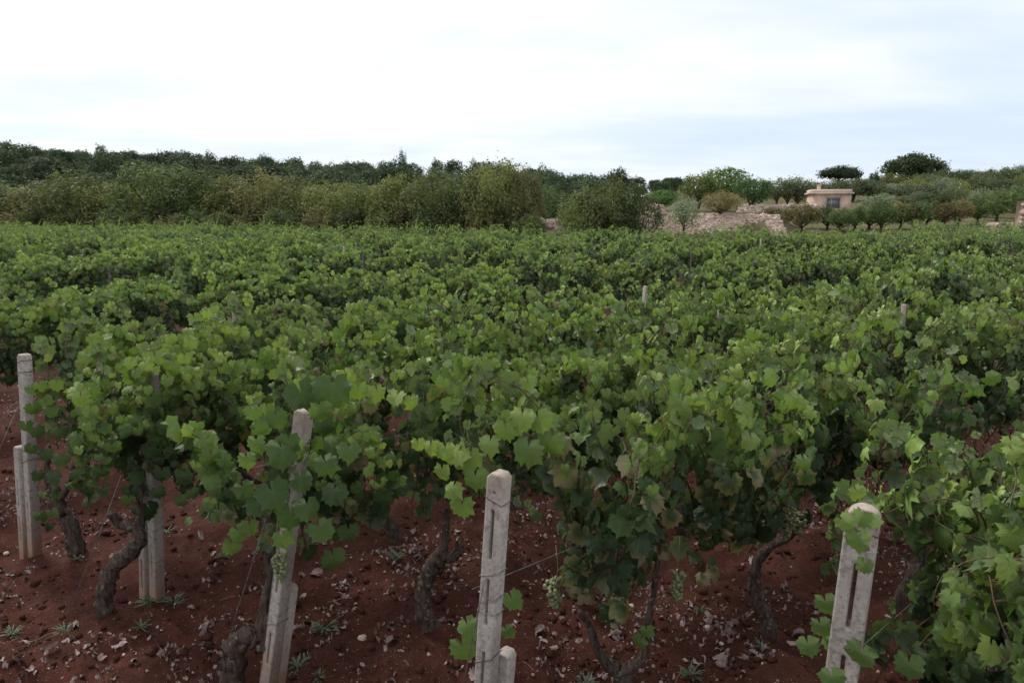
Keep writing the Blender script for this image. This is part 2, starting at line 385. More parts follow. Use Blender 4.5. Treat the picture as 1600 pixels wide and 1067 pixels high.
def leaf_far(rng):                          # 4 triangles, domed
    V = np.array([(0, -.35, -.05), (-.75, .3, 0), (0, .95, -.35), (.75, .3, 0), (0, .3, .12)]); V[:, 2] += rng.normal(size=5) * .1
    return V, np.array([(4, 1, 0), (4, 2, 1), (4, 3, 2), (4, 0, 3)]), V[:, :2].copy()
lr = np.random.default_rng(5)
NEAR = [leaf_proto(lr) for _ in range(12)]; MID = [leaf_mid(lr) for _ in range(8)]; FAR = [leaf_far(lr) for _ in range(4)]
NEAR_ME = [mesh_from('leaf', v, f, True, uv=u, mats=[LEAF_OBJ]) for v, f, u in NEAR]

def grow(rng, sx=0.55, n_shoots=15, top=1.47, skirt=0.5, z0=0.72, dens=0.85, lat=0.12, droop=1.0, sick_p=0.055, tips=2, side=0.0, wide=.20, size=1.0, crest=(.18, .20), pet=1.0, hump=.20, gain=.30):
    """Shoots of one vine and its leaves: frames in the vine's own space (X along the row)."""
    P, T, NN, S, C, K, shoots, node = [], [], [], [], [], [], [], []
    for s in range(n_shoots + tips):
        tip_shoot = s >= n_shoots
        p = np.array([rng.uniform(-sx, sx) * .9, rng.normal() * .06, z0 + rng.uniform(-.14, .25)])
        d = nrm(np.array([rng.uniform(-.32, .32), rng.uniform(-.38, .38) + side, 1.0])); yy = np.sign(d[1] + rng.normal() * .15) or 1.0
        n = int(rng.integers(12, 22)); path = [p.copy()]
        tall = top + rng.normal() * .06 - hump * abs(p[0] / sx) ** 2.5 + (rng.uniform(.05, .2) if tip_shoot else 0)
        bend = rng.uniform(.6, 1.25) * droop
        for i in range(n):
            f = i / n
            d[2] -= (0.01 + 0.12 * f ** 1.6) * bend
            if p[2] > tall - .14: d[2] -= .24; d[1] += yy * lat; d[0] += rng.normal() * .12
            d = nrm(d + rng.normal(size=3) * .10)
            if abs(p[0]) > sx + .06: d[0] -= np.sign(p[0]) * .25
            if abs(p[1]) > wide: d[1] -= np.sign(p[1]) * .35; d[2] -= .12
            p = p + nrm(d) * 0.068
            if p[2] < skirt and d[2] < 0: break
            path.append(p.copy())
        path = np.array(path); m_ = len(path)
        shoots.append(path)
        for i in range(1, m_):
            f = i / n; cnt = 1 + (rng.random() < dens) + (rng.random() < dens - 1)
            for c_ in range(cnt):
                sd_ = 1 if (i + c_) % 2 else -1; ang = rng.normal() * .7
                tang = nrm(path[i] - path[i - 1]); h = np.array([-tang[1], tang[0], 0]) if abs(tang[2]) < .9 else np.array([1, 0, 0])
                o = nrm(h * sd_ * .6 + np.array([math.sin(ang), 0, 0]) * .5 + np.array([0, np.sign(path[i][1] + rng.normal() * .06) * 1.0, .10]))
                base = path[i] + o * rng.uniform(.03, .095) * pet + np.array([0, 0, rng.uniform(-.01, .045)])
                t = nrm(np.array([0, 0, -.9]) + o * rng.uniform(.05, .68) + rng.normal(size=3) * .30)
                nn_ = o * .95 + np.array([0, 0, .42]) + rng.normal(size=3) * .38
                nn_ = nrm(nn_ - t * (nn_ @ t))
                sz = size * rng.uniform(.050, .100) * (1 - .5 * min(1, f) ** 2.2) * (0.78 if c_ else 1)
                if base[2] < skirt - .10: continue
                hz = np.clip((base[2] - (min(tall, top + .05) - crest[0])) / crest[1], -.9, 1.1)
                tv = 0.30 + .12 * rng.normal() + .20 * f ** 2 + gain * hz  # shade painted into leaf colour, darker below the crest; young top leaves also paler
                if tip_shoot: tv += .10
                sick = rng.uniform(.35, 1) if rng.random() < sick_p * (1.5 - hz * .9) else rng.uniform(0, .12)
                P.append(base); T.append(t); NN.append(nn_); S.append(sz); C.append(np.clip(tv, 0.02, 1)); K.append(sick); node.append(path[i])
    return dict(P=np.array(P), T=np.array(T), N=np.array(NN), S=np.array(S), C=np.array(C), K=np.array(K), node=np.array(node), shoots=shoots)

def bake(fr, protos, rng, gain=1.0, M3=None, off=None, tj=0.0):
    """Join all leaves of a set of frames into arrays."""
    X = np.cross(fr['T'], fr['N']); B = np.stack([X, fr['T'], fr['N']], -1) * (fr['S'] * gain)[:, None, None]
    P = fr['P']
    pick = rng.integers(0, len(protos), len(P)); Vs, Fs, Us, Ts, o = [], [], [], [], 0
    for k, (v, f, u) in enumerate(protos):
        s = np.nonzero(pick == k)[0]
        if not len(s): continue
        vv = np.einsum('nij,vj->nvi', B[s], v) + P[s][:, None, :]
        nv = len(v); Vs.append(vv.reshape(-1, 3))
        Fs.append((f[None] + (o + np.arange(len(s)) * nv)[:, None, None]).reshape(-1, 3)); o += nv * len(s)
        Us.append(np.tile(u, (len(s), 1)))
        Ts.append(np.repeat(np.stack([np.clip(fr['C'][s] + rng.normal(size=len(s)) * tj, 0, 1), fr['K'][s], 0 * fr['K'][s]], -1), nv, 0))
    return np.vstack(Vs), np.vstack(Fs), np.vstack(Us), np.vstack(Ts)

def gnarled(P, R, rng, sides=14, n=8, knobs=.17, ridges=.13):
    Q = catmull(P, n); Q[1:-1] += rng.normal(size=Q[1:-1].shape) * np.mean(R) * .10
    r = np.interp(np.linspace(0, 1, len(Q)), np.linspace(0, 1, len(R)), R)
    return tube(Q, r, sides, knobs, rng, ridges)
def default_trunk(rng, lean=None):
    a = rng.uniform(-.18, .18) if lean is None else lean; b = rng.normal() * .05
    main = [(0, 0, -.08), (a * .25, b, .12), (a * .9, b * 1.5, .30), (a * .6, b, .48), (a * .2 + rng.normal() * .05, 0, .62)]
    hd = np.array(main[-1]); s = rng.choice([-1, 1])
    arms = [([hd - (0, 0, .03), hd + (s * .12, rng.normal() * .03, .05), hd + (s * .26, rng.normal() * .04, .16)], [.024, .019, .013]),
            ([hd - (0, 0, .03), hd + (-s * .07, rng.normal() * .03, .08), hd + (-s * .13, rng.normal() * .04, .22)], [.022, .017, .011])]
    return (main, [.052, .042, .036, .034, .028]), arms

def grape_bunch(rng, length=0.17, width=0.045, n=70):
    ico = []
    t = (1 + 5 ** .5) / 2
    IV = nrm(np.array([(-1, t, 0), (1, t, 0), (-1, -t, 0), (1, -t, 0), (0, -1, t), (0, 1, t), (0, -1, -t), (0, 1, -t), (t, 0, -1), (t, 0, 1), (-t, 0, -1), (-t, 0, 1)], float))
    IF = [(0, 11, 5), (0, 5, 1), (0, 1, 7), (0, 7, 10), (0, 10, 11), (1, 5, 9), (5, 11, 4), (11, 10, 2), (10, 7, 6), (7, 1, 8), (3, 9, 4), (3, 4, 2), (3, 2, 6), (3, 6, 8), (3, 8, 9), (4, 9, 5), (2, 4, 11), (6, 2, 10), (8, 6, 7), (9, 8, 1)]
    V2 = [tuple(v) for v in IV]; F2 = []; cache = {}
    def midp(a, b):
        k = (min(a, b), max(a, b))
        if k not in cache: cache[k] = len(V2); V2.append(tuple(nrm((np.array(V2[a]) + np.array(V2[b])) / 2)))
        return cache[k]
    for a, b, c in IF:
        x, y, z = midp(a, b), midp(b, c), midp(c, a); F2 += [(a, x, z), (b, y, x), (c, z, y), (x, y, z)]
    V2 = np.array(V2); parts = [tube([(0, 0, .16), (.01, 0, .06), (0, 0, -.02)], .0022, 5)]
    for i in range(n):
        f = rng.random() ** .85; w = width * (1 - f) ** .55 * min(1, .45 + f * 4) + .004; a = rng.uniform(0, 6.28); q = rng.uniform(.15, 1) ** .6
        parts.append((V2 * rng.uniform(.0085, .0112) + np.array([math.cos(a) * w * q, math.sin(a) * w * q, -f * length]), F2))
    V, F = join(parts); return mesh_from('grape_bunch', V, F, True, mats=[GRAPE])
BUNCHES = [grape_bunch(np.random.default_rng(s), l, w, n) for s, l, w, n in ((1, .15, .042, 64), (2, .20, .048, 90), (3, .13, .05, 70))]

def near_vine(base, label, group, rng, trunk_px=None, arms_px=(), shift=0.0, shoots_vis=True, grapes=(), lean=None, kw=None, extra=()):
    base = np.asarray(base[:2], float); gz = float(ground_z(*base))
    root = thing('grapevine', label, 'grapevine', (base[0], base[1], gz), ROW_RZ, group)
    R3 = np.array(Matrix.Rotation(-ROW_RZ, 3, 'Z'))
    loc = lambda w: R3 @ (np.asarray(w) - np.array([base[0], base[1], gz]))
    if trunk_px:                                 # limbs read off the photograph, standing in the plane of the vine's own foot
        def line(px): return [loc(at_y(u, v, base[1] + dy)) for u, v, dy in px]
        main = line([p[:3] for p in trunk_px]); main[0][2] = -.08; rad = [p[3] for p in trunk_px]
        arms = [(line([p[:3] for p in a]), [p[3] for p in a]) for a in arms_px]
    else:
        (main, rad), arms = default_trunk(rng, lean)
    v, f = gnarled(main, rad, rng); link('trunk', mesh_from('trunk', v, f, True, mats=[BARK]), root)
    for a, r in arms:
        v, f = gnarled(a, r, rng, 8, 4); link('arm', mesh_from('arm', v, f, True, mats=[BARK]), root)
    kw = kw or {}; fr = grow(rng, **kw)
    sh = np.array([shift, 0, 0])
    for path in fr['shoots']:
        if len(path) < 4: continue
        v, f = tube(catmull(path, 2) + sh, np.linspace(.0042, .0016, 2 * (len(path) - 1) + 1), 5)
        link('shoot', mesh_from('shoot', v, f, True, mats=[SHOOT]), root)
    # leaf stalks, thinner than a pixel or two: one joined part
    st = [tube([a + sh, (a + b) / 2 + sh + (0, 0, .008), b + sh], .0014, 3, cap=False) for a, b in zip(fr['node'], fr['P'])]
    v, f = join(st); link('leaf_stalks', mesh_from('leaf_stalks', v, f, True, mats=[SHOOT]), root, kind='stuff')
    n = len(fr['P']); order = np.argsort(fr['P'] @ (R3 @ np.array([base[0], base[1], -.8 * CAM_H])))[:300]    # the ones nearest the camera
    X = np.cross(fr['T'], fr['N'])
    for i in order:
        o = bpy.data.objects.new('leaf', NEAR_ME[rng.integers(0, 12)]); COL.objects.link(o); o.parent = root
        B = np.eye(4); B[:3, 0], B[:3, 1], B[:3, 2] = X[i], fr['T'][i], fr['N'][i]; B[:3, :3] *= fr['S'][i]; B[:3, 3] = fr['P'][i] + sh
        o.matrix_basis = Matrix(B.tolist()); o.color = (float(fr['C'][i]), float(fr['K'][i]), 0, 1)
    rest = np.setdiff1d(np.arange(n), order)
    if len(rest):
        g = {k: fr[k][rest] for k in 'PTNSCK'}; g['P'] = g['P'] + sh
        v, f, u, t = bake(g, NEAR, rng); link('inner_leaves', mesh_from('inner_leaves', v, f, True, uv=u, tint=t, mats=[LEAF_MID]), root, kind='stuff')
    for u_, v_, dy, sz, tv, roll in extra:      # single leaves that stand out in the photograph
        o = bpy.data.objects.new('leaf', NEAR_ME[rng.integers(0, 12)]); COL.objects.link(o); o.parent = root
        q = loc(at_y(u_, v_, base[1] + dy if dy < 0 else dy)); vw = R3 @ nrm(np.array([-base[0], -base[1], 1.6])); nn_ = nrm(vw + rng.normal(size=3) * .22)
        t = np.array([0, 0, -1.0]) + R3 @ np.array([math.sin(roll), 0, 1 - math.cos(roll)]) + rng.normal(size=3) * .1; t = nrm(t - nn_ * (t @ nn_))
        B = np.eye(4); B[:3, 0], B[:3, 1], B[:3, 2] = np.cross(t, nn_), t, nn_; B[:3, :3] *= sz; B[:3, 3] = q
        o.matrix_basis = Matrix(B.tolist()); o.color = (tv, float(rng.uniform(0, .1)), 0, 1)
    for j, (u_, v_, dy) in enumerate(grapes):
        o = link('grape_bunch', BUNCHES[j % 3], root); o.location = loc(at_y(u_, v_, base[1] + dy)); o.rotation_euler = (0, 0, rng.uniform(0, 6))
    return root

# ------------------------------------------------------------------ end posts of the five front rows
def post_mesh(h, w, t, slots, hole=None, round_top=True):
    """A cast concrete post: silhouette with slots, extruded and bevelled."""
    cu = bpy.data.curves.new('post', 'CURVE'); cu.dimensions = '2D'; cu.fill_mode = 'BOTH'; b = .007
    cu.extrude = t / 2 - b; cu.bevel_depth = b; cu.bevel_resolution = 2
    def spl(pts):
        s = cu.splines.new('POLY'); s.points.add(len(pts) - 1); s.use_cyclic_u = True
        for q, (x, y) in zip(s.points, pts): q.co = (x, y, 0, 1)
    ww = w / 2 - b; hh = h - b
    if round_top: topc = [(ww * math.cos(a), hh - ww * .8 + ww * .8 * math.sin(a)) for a in np.linspace(0, math.pi, 13)]
    else: c = ww * .45; topc = [(ww, hh - c), (ww - c, hh), (-ww + c, hh), (-ww, hh - c)]
    spl([(-ww, -.35), (ww, -.35)] + topc)
    for z0, z1, sw in slots:
        r = sw / 2 + b
        spl([(r * math.cos(a), z1 - r + r * math.sin(a)) for a in np.linspace(0, math.pi, 9)] + [(r * math.cos(a), z0 + r + r * math.sin(a)) for a in np.linspace(math.pi, 2 * math.pi, 9)])
    if hole:
        r = .005 + b; spl([(hole[0] + r * math.cos(a), hole[1] + r * math.sin(a)) for a in np.linspace(0, 2 * math.pi, 9)[:-1]])
    ob = bpy.data.objects.new('post', cu); COL.objects.link(ob)
    bpy.context.view_layer.update()
    me = bpy.data.meshes.new_from_object(ob.evaluated_get(bpy.context.evaluated_depsgraph_get()))
    bpy.data.objects.remove(ob); bpy.data.curves.remove(cu)
    me.transform(Matrix.Rotation(math.pi / 2, 4, 'X')); me.materials.clear(); me.materials.append(CONC); me.name = 'shaft'
    return me
def wire_loop(w, t, z, rng, tilt=.012, rad=.0017):
    a, b = w / 2 + .002, t / 2 + .002
    c = [(-a, -b), (0, -b - .001), (a, -b), (a + .001, 0), (a, b), (0, b), (-a, b), (-a - .001, 0), (-a, -b)]
    P = [(x, y, z + tilt * x / a + rng.normal() * .003) for x, y in c]
    return tube(P, rad, 5)
def end_post(k, label, slots, hole, round_top, w, t, rz, stub, ties):
    rng = np.random.default_rng(70 + k); b, tp, h = BASES[k], TOPS[k], EPX[k][2]
    root = thing('vineyard_post', label, 'post', (b[0], b[1], 0), 0, 'end posts of the front rows')
    ax = nrm(tp - b); q = Vector((0, 0, 1)).rotation_difference(Vector(ax)); root.rotation_mode = 'QUATERNION'
    root.rotation_quaternion = q @ Matrix.Rotation(rz, 3, 'Z').to_quaternion()
    link('shaft', post_mesh(float(np.linalg.norm(tp - b)), w, t, slots, hole, round_top), root)
    if k in (1, 2): v, f = box(0, 0, -.2, .022, .02, float(np.linalg.norm(tp - b)) - .12); link('added_core', mesh_from('added_core', v, f, False, mats=[CONC]), root)  # filler box added inside the shaft to make the open slots look dark
    if stub:
        sx_, sy_, sh_, ry = stub
        s = link('stub_post', post_mesh(sh_, w * .92, t * .95, [(.10, .30, .012), (.36, .56, .012)], None, False), root)
        s.location = (sx_, sy_, 0); s.rotation_euler = (0, ry, 0); s['label'] = 'shorter concrete post wired against the tall one'
    for z, rust in ties:
        v, f = wire_loop(w, t, z, rng, rng.uniform(-.02, .02)); link('wire_tie', mesh_from('wire_tie', v, f, True, mats=[RUST if rust else WIRE]), root)
    return root
PW = 0.067
end_post(0, 'pale concrete post with rounded top, capped by leaves, rightmost in the front line', [(.16, .42, .013), (.55, .78, .013), (.86, 1.02, .013), (1.10, 1.33, .013)], None, True, .095, .070, math.radians(-33), None, [(1.43, True)])
end_post(1, 'bare slotted concrete post standing clear of leaves in the middle of the front line', [(.20, .40, .012), (.60, .84, .012), (.93, 1.12, .012), (1.18, 1.38, .012)], (0, 1.435), False, PW, PW, math.radians(-30), (.02, .074, .80, .02), [(1.405, True), (1.13, False), (1.05, False), (.985, False), (.80, True), (.55, False)])
end_post(2, 'leaning concrete post half hidden by vine leaves, third from the right in the front line', [(.22, .40, .010), (.60, .82, .010), (.95, 1.15, .010)], (-.02, 1.38), False, PW, PW, math.radians(-30), (-.015, .074, .60, .0), [(1.36, True), (.98, True), (.44, False)])
end_post(3, 'concrete post wrapped in vine leaves with only its white tip and foot showing', [(.20, .36, .008)], None, False, PW, PW, math.radians(-30), (-.078, -.02, .84, .02), [(.30, False), (.72, True)])
end_post(4, 'concrete post at the left edge with two wire ties near its white top', [(.25, .42, .008)], None, False, PW, PW, math.radians(-30), (-.069, -.025, .80, .0), [(1.40, True), (1.33, True), (.78, True), (.70, True), (.22, False)])
def guy(label, p0, p1):
    P = np.array([p0, (np.array(p0) + p1) / 2 + (0, 0, -.01), p1]); v, f = tube(P, .0028, 5)
    o = thing('anchor_wire', label, 'wire', data=mesh_from('anchor_wire', v, f, True, mats=[WIRE]), group='anchor wires of the end posts'); return o
guy('anchor wire running from the bare middle post down to the soil', at_y(757, 905, BASES[1][1] - .06), at_z(700, 1180, -.03))
guy('anchor wire slanting to the soil beside the vine at the leaning post', BASES[2] + (TOPS[2] - BASES[2]) * .90 + (-.04, -.04, 0), at_z(330, 1080, -.03))
guy('taut anchor wire reaching the soil left of the thick bent vine trunk', BASES[3] + (TOPS[3] - BASES[3]) * .82 + (-.04, -.04, 0), at_z(98, 982, -.03))
guy('anchor wire running out of the picture at the left edge post', BASES[4] + (TOPS[4] - BASES[4]) * .75 + (-.04, -.04, 0), at_z(-60, 835, -.03))

# ------------------------------------------------------------------ vines
ROWNAME = ['the row of the rounded-top post', 'the row of the bare middle post', 'the row of the leaning post', 'the row of the leaf-wrapped post', 'the row of the left edge post']
ORD = ['first', 'second', 'third', 'fourth', 'fifth', 'sixth', 'seventh', 'eighth', 'ninth', 'tenth', 'eleventh', 'twelfth']
RO = lambda n: (ORD + ['thirteenth', 'fourteenth', 'fifteenth', 'sixteenth', 'seventeenth', 'eighteenth', 'nineteenth', 'twentieth', 'twenty-first', 'twenty-second', 'twenty-third', 'twenty-fourth'])[n - 1]
TR = {}   # (row, index) -> foot pixel, trunk, arms, options
TR[(4, 0)] = dict(foot=(118, 866), trunk=[(120, 866, 0, .058), (112, 828, 0, .050), (95, 797, 0, .046), (84, 768, 0, .04), (78, 740, 0, .03)],
    arms=[[(84, 768, 0, .03), (74, 730, .02, .022), (77, 695, .04, .014)], [(92, 785, 0, .028), (108, 755, -.03, .02), (118, 715, -.05, .013)]], shift=.31, kw=dict(sx=.45, sick_p=.16, skirt=.66, size=.82, dens=1.1))
TR[(3, 0)] = dict(foot=(162, 966), trunk=[(162, 970, 0, .05), (163, 930, 0, .046), (176, 888, 0, .046), (205, 862, 0, .046), (219, 838, 0, .04)],
    arms=[[(219, 842, 0, .038), (214, 822, 0, .034), (190, 820, -.02, .028), (172, 800, -.04, .018)], [(219, 840, 0, .03), (218, 795, .02, .02), (224, 740, .05, .013)]], shift=.34, kw=dict(sx=.52, n_shoots=20, skirt=.50, top=1.42, size=.80, dens=1.05, side=-.06, wide=.24))
TR[(4, 1)] = dict(foot=(376, 808), trunk=[(376, 810, 0, .042), (379, 775, 0, .036), (362, 752, .02, .034), (338, 738, .04, .032), (322, 715, .06, .024)],
    arms=[[(376, 768, 0, .022), (383, 735, -.02, .018), (390, 690, -.04, .012)]], kw=dict(sx=.6, skirt=.72, top=1.48, size=.8, dens=1.1))
TR[(2, 0)] = dict(foot=(358, 1092), trunk=[(358, 1100, 0, .052), (362, 1045, 0, .056), (366, 1010, 0, .052), (388, 992, 0, .046), (405, 1002, 0, .042)],
    arms=[[(400, 1004, 0, .045), (416, 1002, 0, .038), (411, 965, 0, .030), (420, 915, .02, .022), (432, 870, .04, .014)]], shift=.36, kw=dict(sx=.42, skirt=.50, n_shoots=16, top=1.45, sick_p=.10, side=-.06, wide=.25, size=.84, dens=1.05), grapes=[(437, 862, -.10)])
TR[(2, 1)] = dict(foot=(678, 988), trunk=[(680, 990, 0, .058), (662, 950, 0, .046), (663, 915, 0, .042), (678, 883, 0, .042), (693, 862, 0, .042)],
    arms=[[(690, 868, 0, .034), (696, 838, 0, .024), (698, 795, .02, .015)], [(692, 866, 0, .034), (714, 868, -.03, .028), (720, 842, -.05, .016)]], kw=dict(sx=.52, skirt=.74, top=1.46, size=.80, dens=1.1))
TR[(1, 0)] = dict(foot=(985, 1135), trunk=[(990, 1140, 0, .05), (980, 1075, 0, .038), (962, 1045, 0, .034), (955, 1040, 0, .030)],
    arms=[[(965, 1052, 0, .030), (938, 1020, -.02, .022), (922, 980, -.04, .016), (905, 955, -.06, .011)], [(965, 1052, 0, .028), (1004, 1026, 0, .022), (1014, 965, 0, .017), (1024, 900, .02, .012), (1032, 850, .03, .010)]],
    shift=.02, kw=dict(sx=.58, skirt=.60, n_shoots=19, top=1.54, sick_p=.13, tips=3, size=.82, dens=1.15), grapes=[(1060, 890, -.05), (962, 912, -.18), (868, 905, -.12)])
TR[(1, 1)] = dict(foot=(1205, 998), trunk=[(1208, 1002, 0, .046), (1196, 960, 0, .042), (1180, 930, 0, .038), (1179, 895, 0, .030), (1192, 862, 0, .026)],
    arms=[[(1190, 866, 0, .026), (1215, 848, 0, .022), (1236, 838, -.02, .018), (1247, 815, -.04, .012)], [(1180, 928, 0, .024), (1206, 919, -.03, .018)]],
    shift=-.05, kw=dict(sx=.55, skirt=.80, n_shoots=18, top=1.54, tips=3, size=.80, dens=1.1), grapes=[(1190, 812, -.12), (1232, 788, -.15), (1252, 800, -.05)])
TR[(1, 2)] = dict(foot=(1392, 955), trunk=None, shift=0, kw=dict(sx=.6, skirt=1.0, n_shoots=17, top=1.5, size=.84, dens=1.0))
NEAR_DEPTH = 6.6
placed = []                                   # near vines already standing
vr = np.random.default_rng(3)
def in_frame(x, y, pad=.14): return y > .5 and abs(x) / y < (800 / F_PX + pad) + .5 / y
spots = []
for k in range(0, 60):
    s0 = row_start(k); along = 0.42 if k else .82
    known = sorted([(j, v) for (r, j), v in TR.items() if r == k])
    pts = []
    for j, v in known:
        p = at_z(*v['foot'])[:2]; pts.append(p); along = float((p - s0) @ U) + .98
        # keep to the row's line so that canopies of one row stay in line
    for j in range(len(pts)): spots.append((k, j, pts[j], True))
    j = len(pts)
    while along < 120:
        p = s0 + U * (along + vr.normal() * .04) + PERP * vr.normal() * .03; along += .98
        if p[1] > field_edge(*p): 
            j += 1; continue
        if in_frame(*p) and not (k > 4 and vr.random() < .07): spots.append((k, j, p, False))
        j += 1
near, rest = [], []
for s in spots: (near if (s[3] or s[2][1] < NEAR_DEPTH) and s[0] < 7 else rest).append(s)
EXTRA = {(4, 0): [(u, v, 4.45, s_, t_, r_) for u, v, s_, t_, r_ in ((62, 602, .05, .6, .2), (48, 606, .045, .5, .3), (78, 640, .055, .42, -.2), (52, 636, .06, .4, .1), (58, 672, .055, .34, .2), (40, 664, .05, .36, -.1), (72, 708, .055, .3, .1), (48, 700, .05, .3, -.3), (70, 625, .05, .5, .4), (88, 600, .05, .66, 0), (95, 670, .06, .3, .2), (60, 740, .05, .2, 0))],
         (3, 0): [(u, v, 3.82, s_, t_, r_) for u, v, s_, t_, r_ in ((238, 622, .06, .5, .2), (222, 652, .055, .4, -.2), (258, 662, .065, .34, .1), (236, 700, .07, .28, .3), (252, 738, .06, .24, -.1), (214, 742, .055, .3, .2), (272, 704, .07, .3, 0), (300, 770, .045, .4, .3), (190, 690, .06, .36, .1), (288, 742, .06, .26, -.2), (246, 768, .05, .3, 0), (282, 780, .045, .4, .2), (200, 780, .045, .42, -.2), (170, 720, .055, .45, .1), (180, 650, .055, .5, 0), (160, 680, .05, .5, .2))],
         (0, 0): [(1318, 812, 1.93, .032, .74, .9), (1345, 806, 1.94, .036, .62, -.3), (1340, 838, 1.91, .045, .56, .1), (1368, 812, 1.95, .030, .66, -1.2), (1352, 880, 1.90, .030, .5, .0), (1262, 1005, 1.9, .040, .45, .3), (1345, 1018, 1.86, .052, .42, -.1), (1300, 1056, 1.86, .045, .45, .5), (1420, 1035, 1.9, .05, .42, 0), (1290, 940, 2.12, .045, .5, .4), (1340, 768, 2.15, .035, .8, .6), (1282, 975, 2.12, .04, .5, .2), (1300, 1000, 2.1, .045, .5, .5)],
         (1, 0): [(652, 692, -.35, .034, .95, .2), (672, 698, -.38, .042, .92, .1), (695, 702, -.38, .05, .86, 0), (715, 705, -.38, .055, .82, -.2), (735, 712, -.36, .06, .76, 0), (690, 735, -.42, .045, .8, .1), (708, 760, -.42, .045, .78, 0), (742, 745, -.4, .06, .66, .1), (722, 790, -.4, .055, .62, 0), (765, 690, -.4, .05, .7, .2), (790, 668, -.45, .055, .72, .2), (815, 650, -.45, .06, .78, -.1), (840, 655, -.42, .06, .72, .3), (825, 700, -.45, .07, .5, 0), (860, 690, -.4, .065, .55, -.2), (730, 975, -.45, .055, .6, .3), (722, 1010, -.45, .065, .55, .2), (742, 1000, -.35, .05, .5, -.2), (800, 935, -.25, .055, .5, .6), (792, 985, -.3, .04, .45, .8), (1000, 1000, -.05, .045, .45, -.3), (1010, 985, -.05, .04, .5, .2)],
         (2, 0): [(395, 642, -.2, .045, .6, .2), (412, 662, -.25, .05, .5, -.2), (432, 652, -.22, .055, .42, .1), (380, 762, -.28, .055, .42, .2), (402, 785, -.3, .06, .34, 0), (390, 822, -.3, .05, .5, -.1), (470, 748, -.3, .06, .3, .1), (508, 722, -.25, .065, .4, .2), (522, 765, -.22, .07, .3, -.1), (545, 702, -.2, .06, .44, 0), (545, 830, -.12, .06, .34, .2), (450, 690, -.3, .06, .36, -.2), (470, 612, -.25, .085, .30, .3), (520, 605, -.25, .095, .34, -.2), (462, 602, -.2, .04, .9, 1.2), (500, 640, -.3, .06, .6, .2), (440, 700, -.32, .085, .36, .1), (425, 768, -.34, .085, .30, .4), (455, 800, -.3, .08, .32, -.1), (480, 790, -.3, .07, .36, .1), (400, 690, -.3, .05, .6, .3), (385, 715, -.3, .045, .66, 0), (372, 830, -.3, .05, .6, .2), (362, 850, -.3, .05, .56, -.1), (440, 840, -.32, .055, .55, .2), (500, 825, -.25, .07, .42, .1), (520, 870, -.15, .07, .36, -.2), (560, 610, -.2, .055, .7, .1), (590, 612, -.2, .055, .74, .1), (620, 618, -.2, .05, .78, 0), (645, 625, -.2, .045, .82, .2)]}
SPECIAL_KW = {(0, 0): dict(sx=.6, skirt=.22, n_shoots=30, top=1.38, sick_p=.04, dens=1.5, side=-.13, wide=.33, size=.88, tips=1), (0, 1): dict(sx=.6, skirt=.45, n_shoots=18, top=1.08, sick_p=.06, tips=0), (0, 2): dict(sx=.6, skirt=.5, n_shoots=18, top=1.2, tips=0)}
for k, j, p, known in near:
    t = TR.get((k, j), {}); rng = np.random.default_rng(1000 + 37 * k + j)
    rowtxt = ROWNAME[k] if k < 5 else ('the first row behind the left edge post' if k == 5 else 'the second row behind the left edge post')
    extra = ' with twisted dark trunk' if t.get('trunk') else ''
    lab = f'leafy grapevine{extra}, {ORD[j] if j < 12 else "far"} along {rowtxt}'
    near_vine(p, lab, 'vines of the front rows', rng, t.get('trunk'), t.get('arms', ()), t.get('shift', 0.0), grapes=t.get('grapes', ()),
              extra=EXTRA.get((k, j), ()), kw=t.get('kw') or SPECIAL_KW.get((k, j)) or dict(top=(1.60 if k == 1 else 1.46) + rng.normal() * .03, skirt=1.17 if k == 1 else (.86 if k < 3 else .74), sx=.56, size=.80 if k < 3 else .72, n_shoots=18, dens=1.15, wide=.13, lat=.09, crest=(.12, .15), pet=.8, gain=.34))
print('near vines', len(near), 'rest', len(rest))

# vines further back: eight patterns, copied with their parts
rest.sort(key=lambda s: s[2][1] ** 2 + s[2][0] ** 2)
protos = []
for i in range(16):
    rng = np.random.default_rng(300 + i); fr = grow(rng, sx=.58, n_shoots=19 if i < 8 else 17, top=1.45 + rng.normal() * .04, skirt=.74, dens=1.25, size=.74 if i < 8 else .74, wide=.08, lat=.06, crest=(.09, .12), pet=.6, hump=.30, gain=.38)
    v, f, u, t = bake(fr, NEAR if i < 8 else MID, rng); fm = mesh_from('foliage', v, f, True, uv=u, tint=t, mats=[LEAF_MID])
    (mn, rd), arms = default_trunk(rng); v, f = join([gnarled(mn, rd, rng, 7, 3)] + [gnarled(a, r, rng, 5, 2) for a, r in arms])
    tm = mesh_from('trunk', v, f, True, mats=[BARK])
    v, f = join([tube(s, np.linspace(.004, .002, len(s)), 3, cap=False) for s in fr['shoots'] if len(s) > 3]); sm = mesh_from('shoots', v, f, True, mats=[SHOOT])
    protos.append((fm, tm, sm, fr))
N_IND = 300 - len(near)
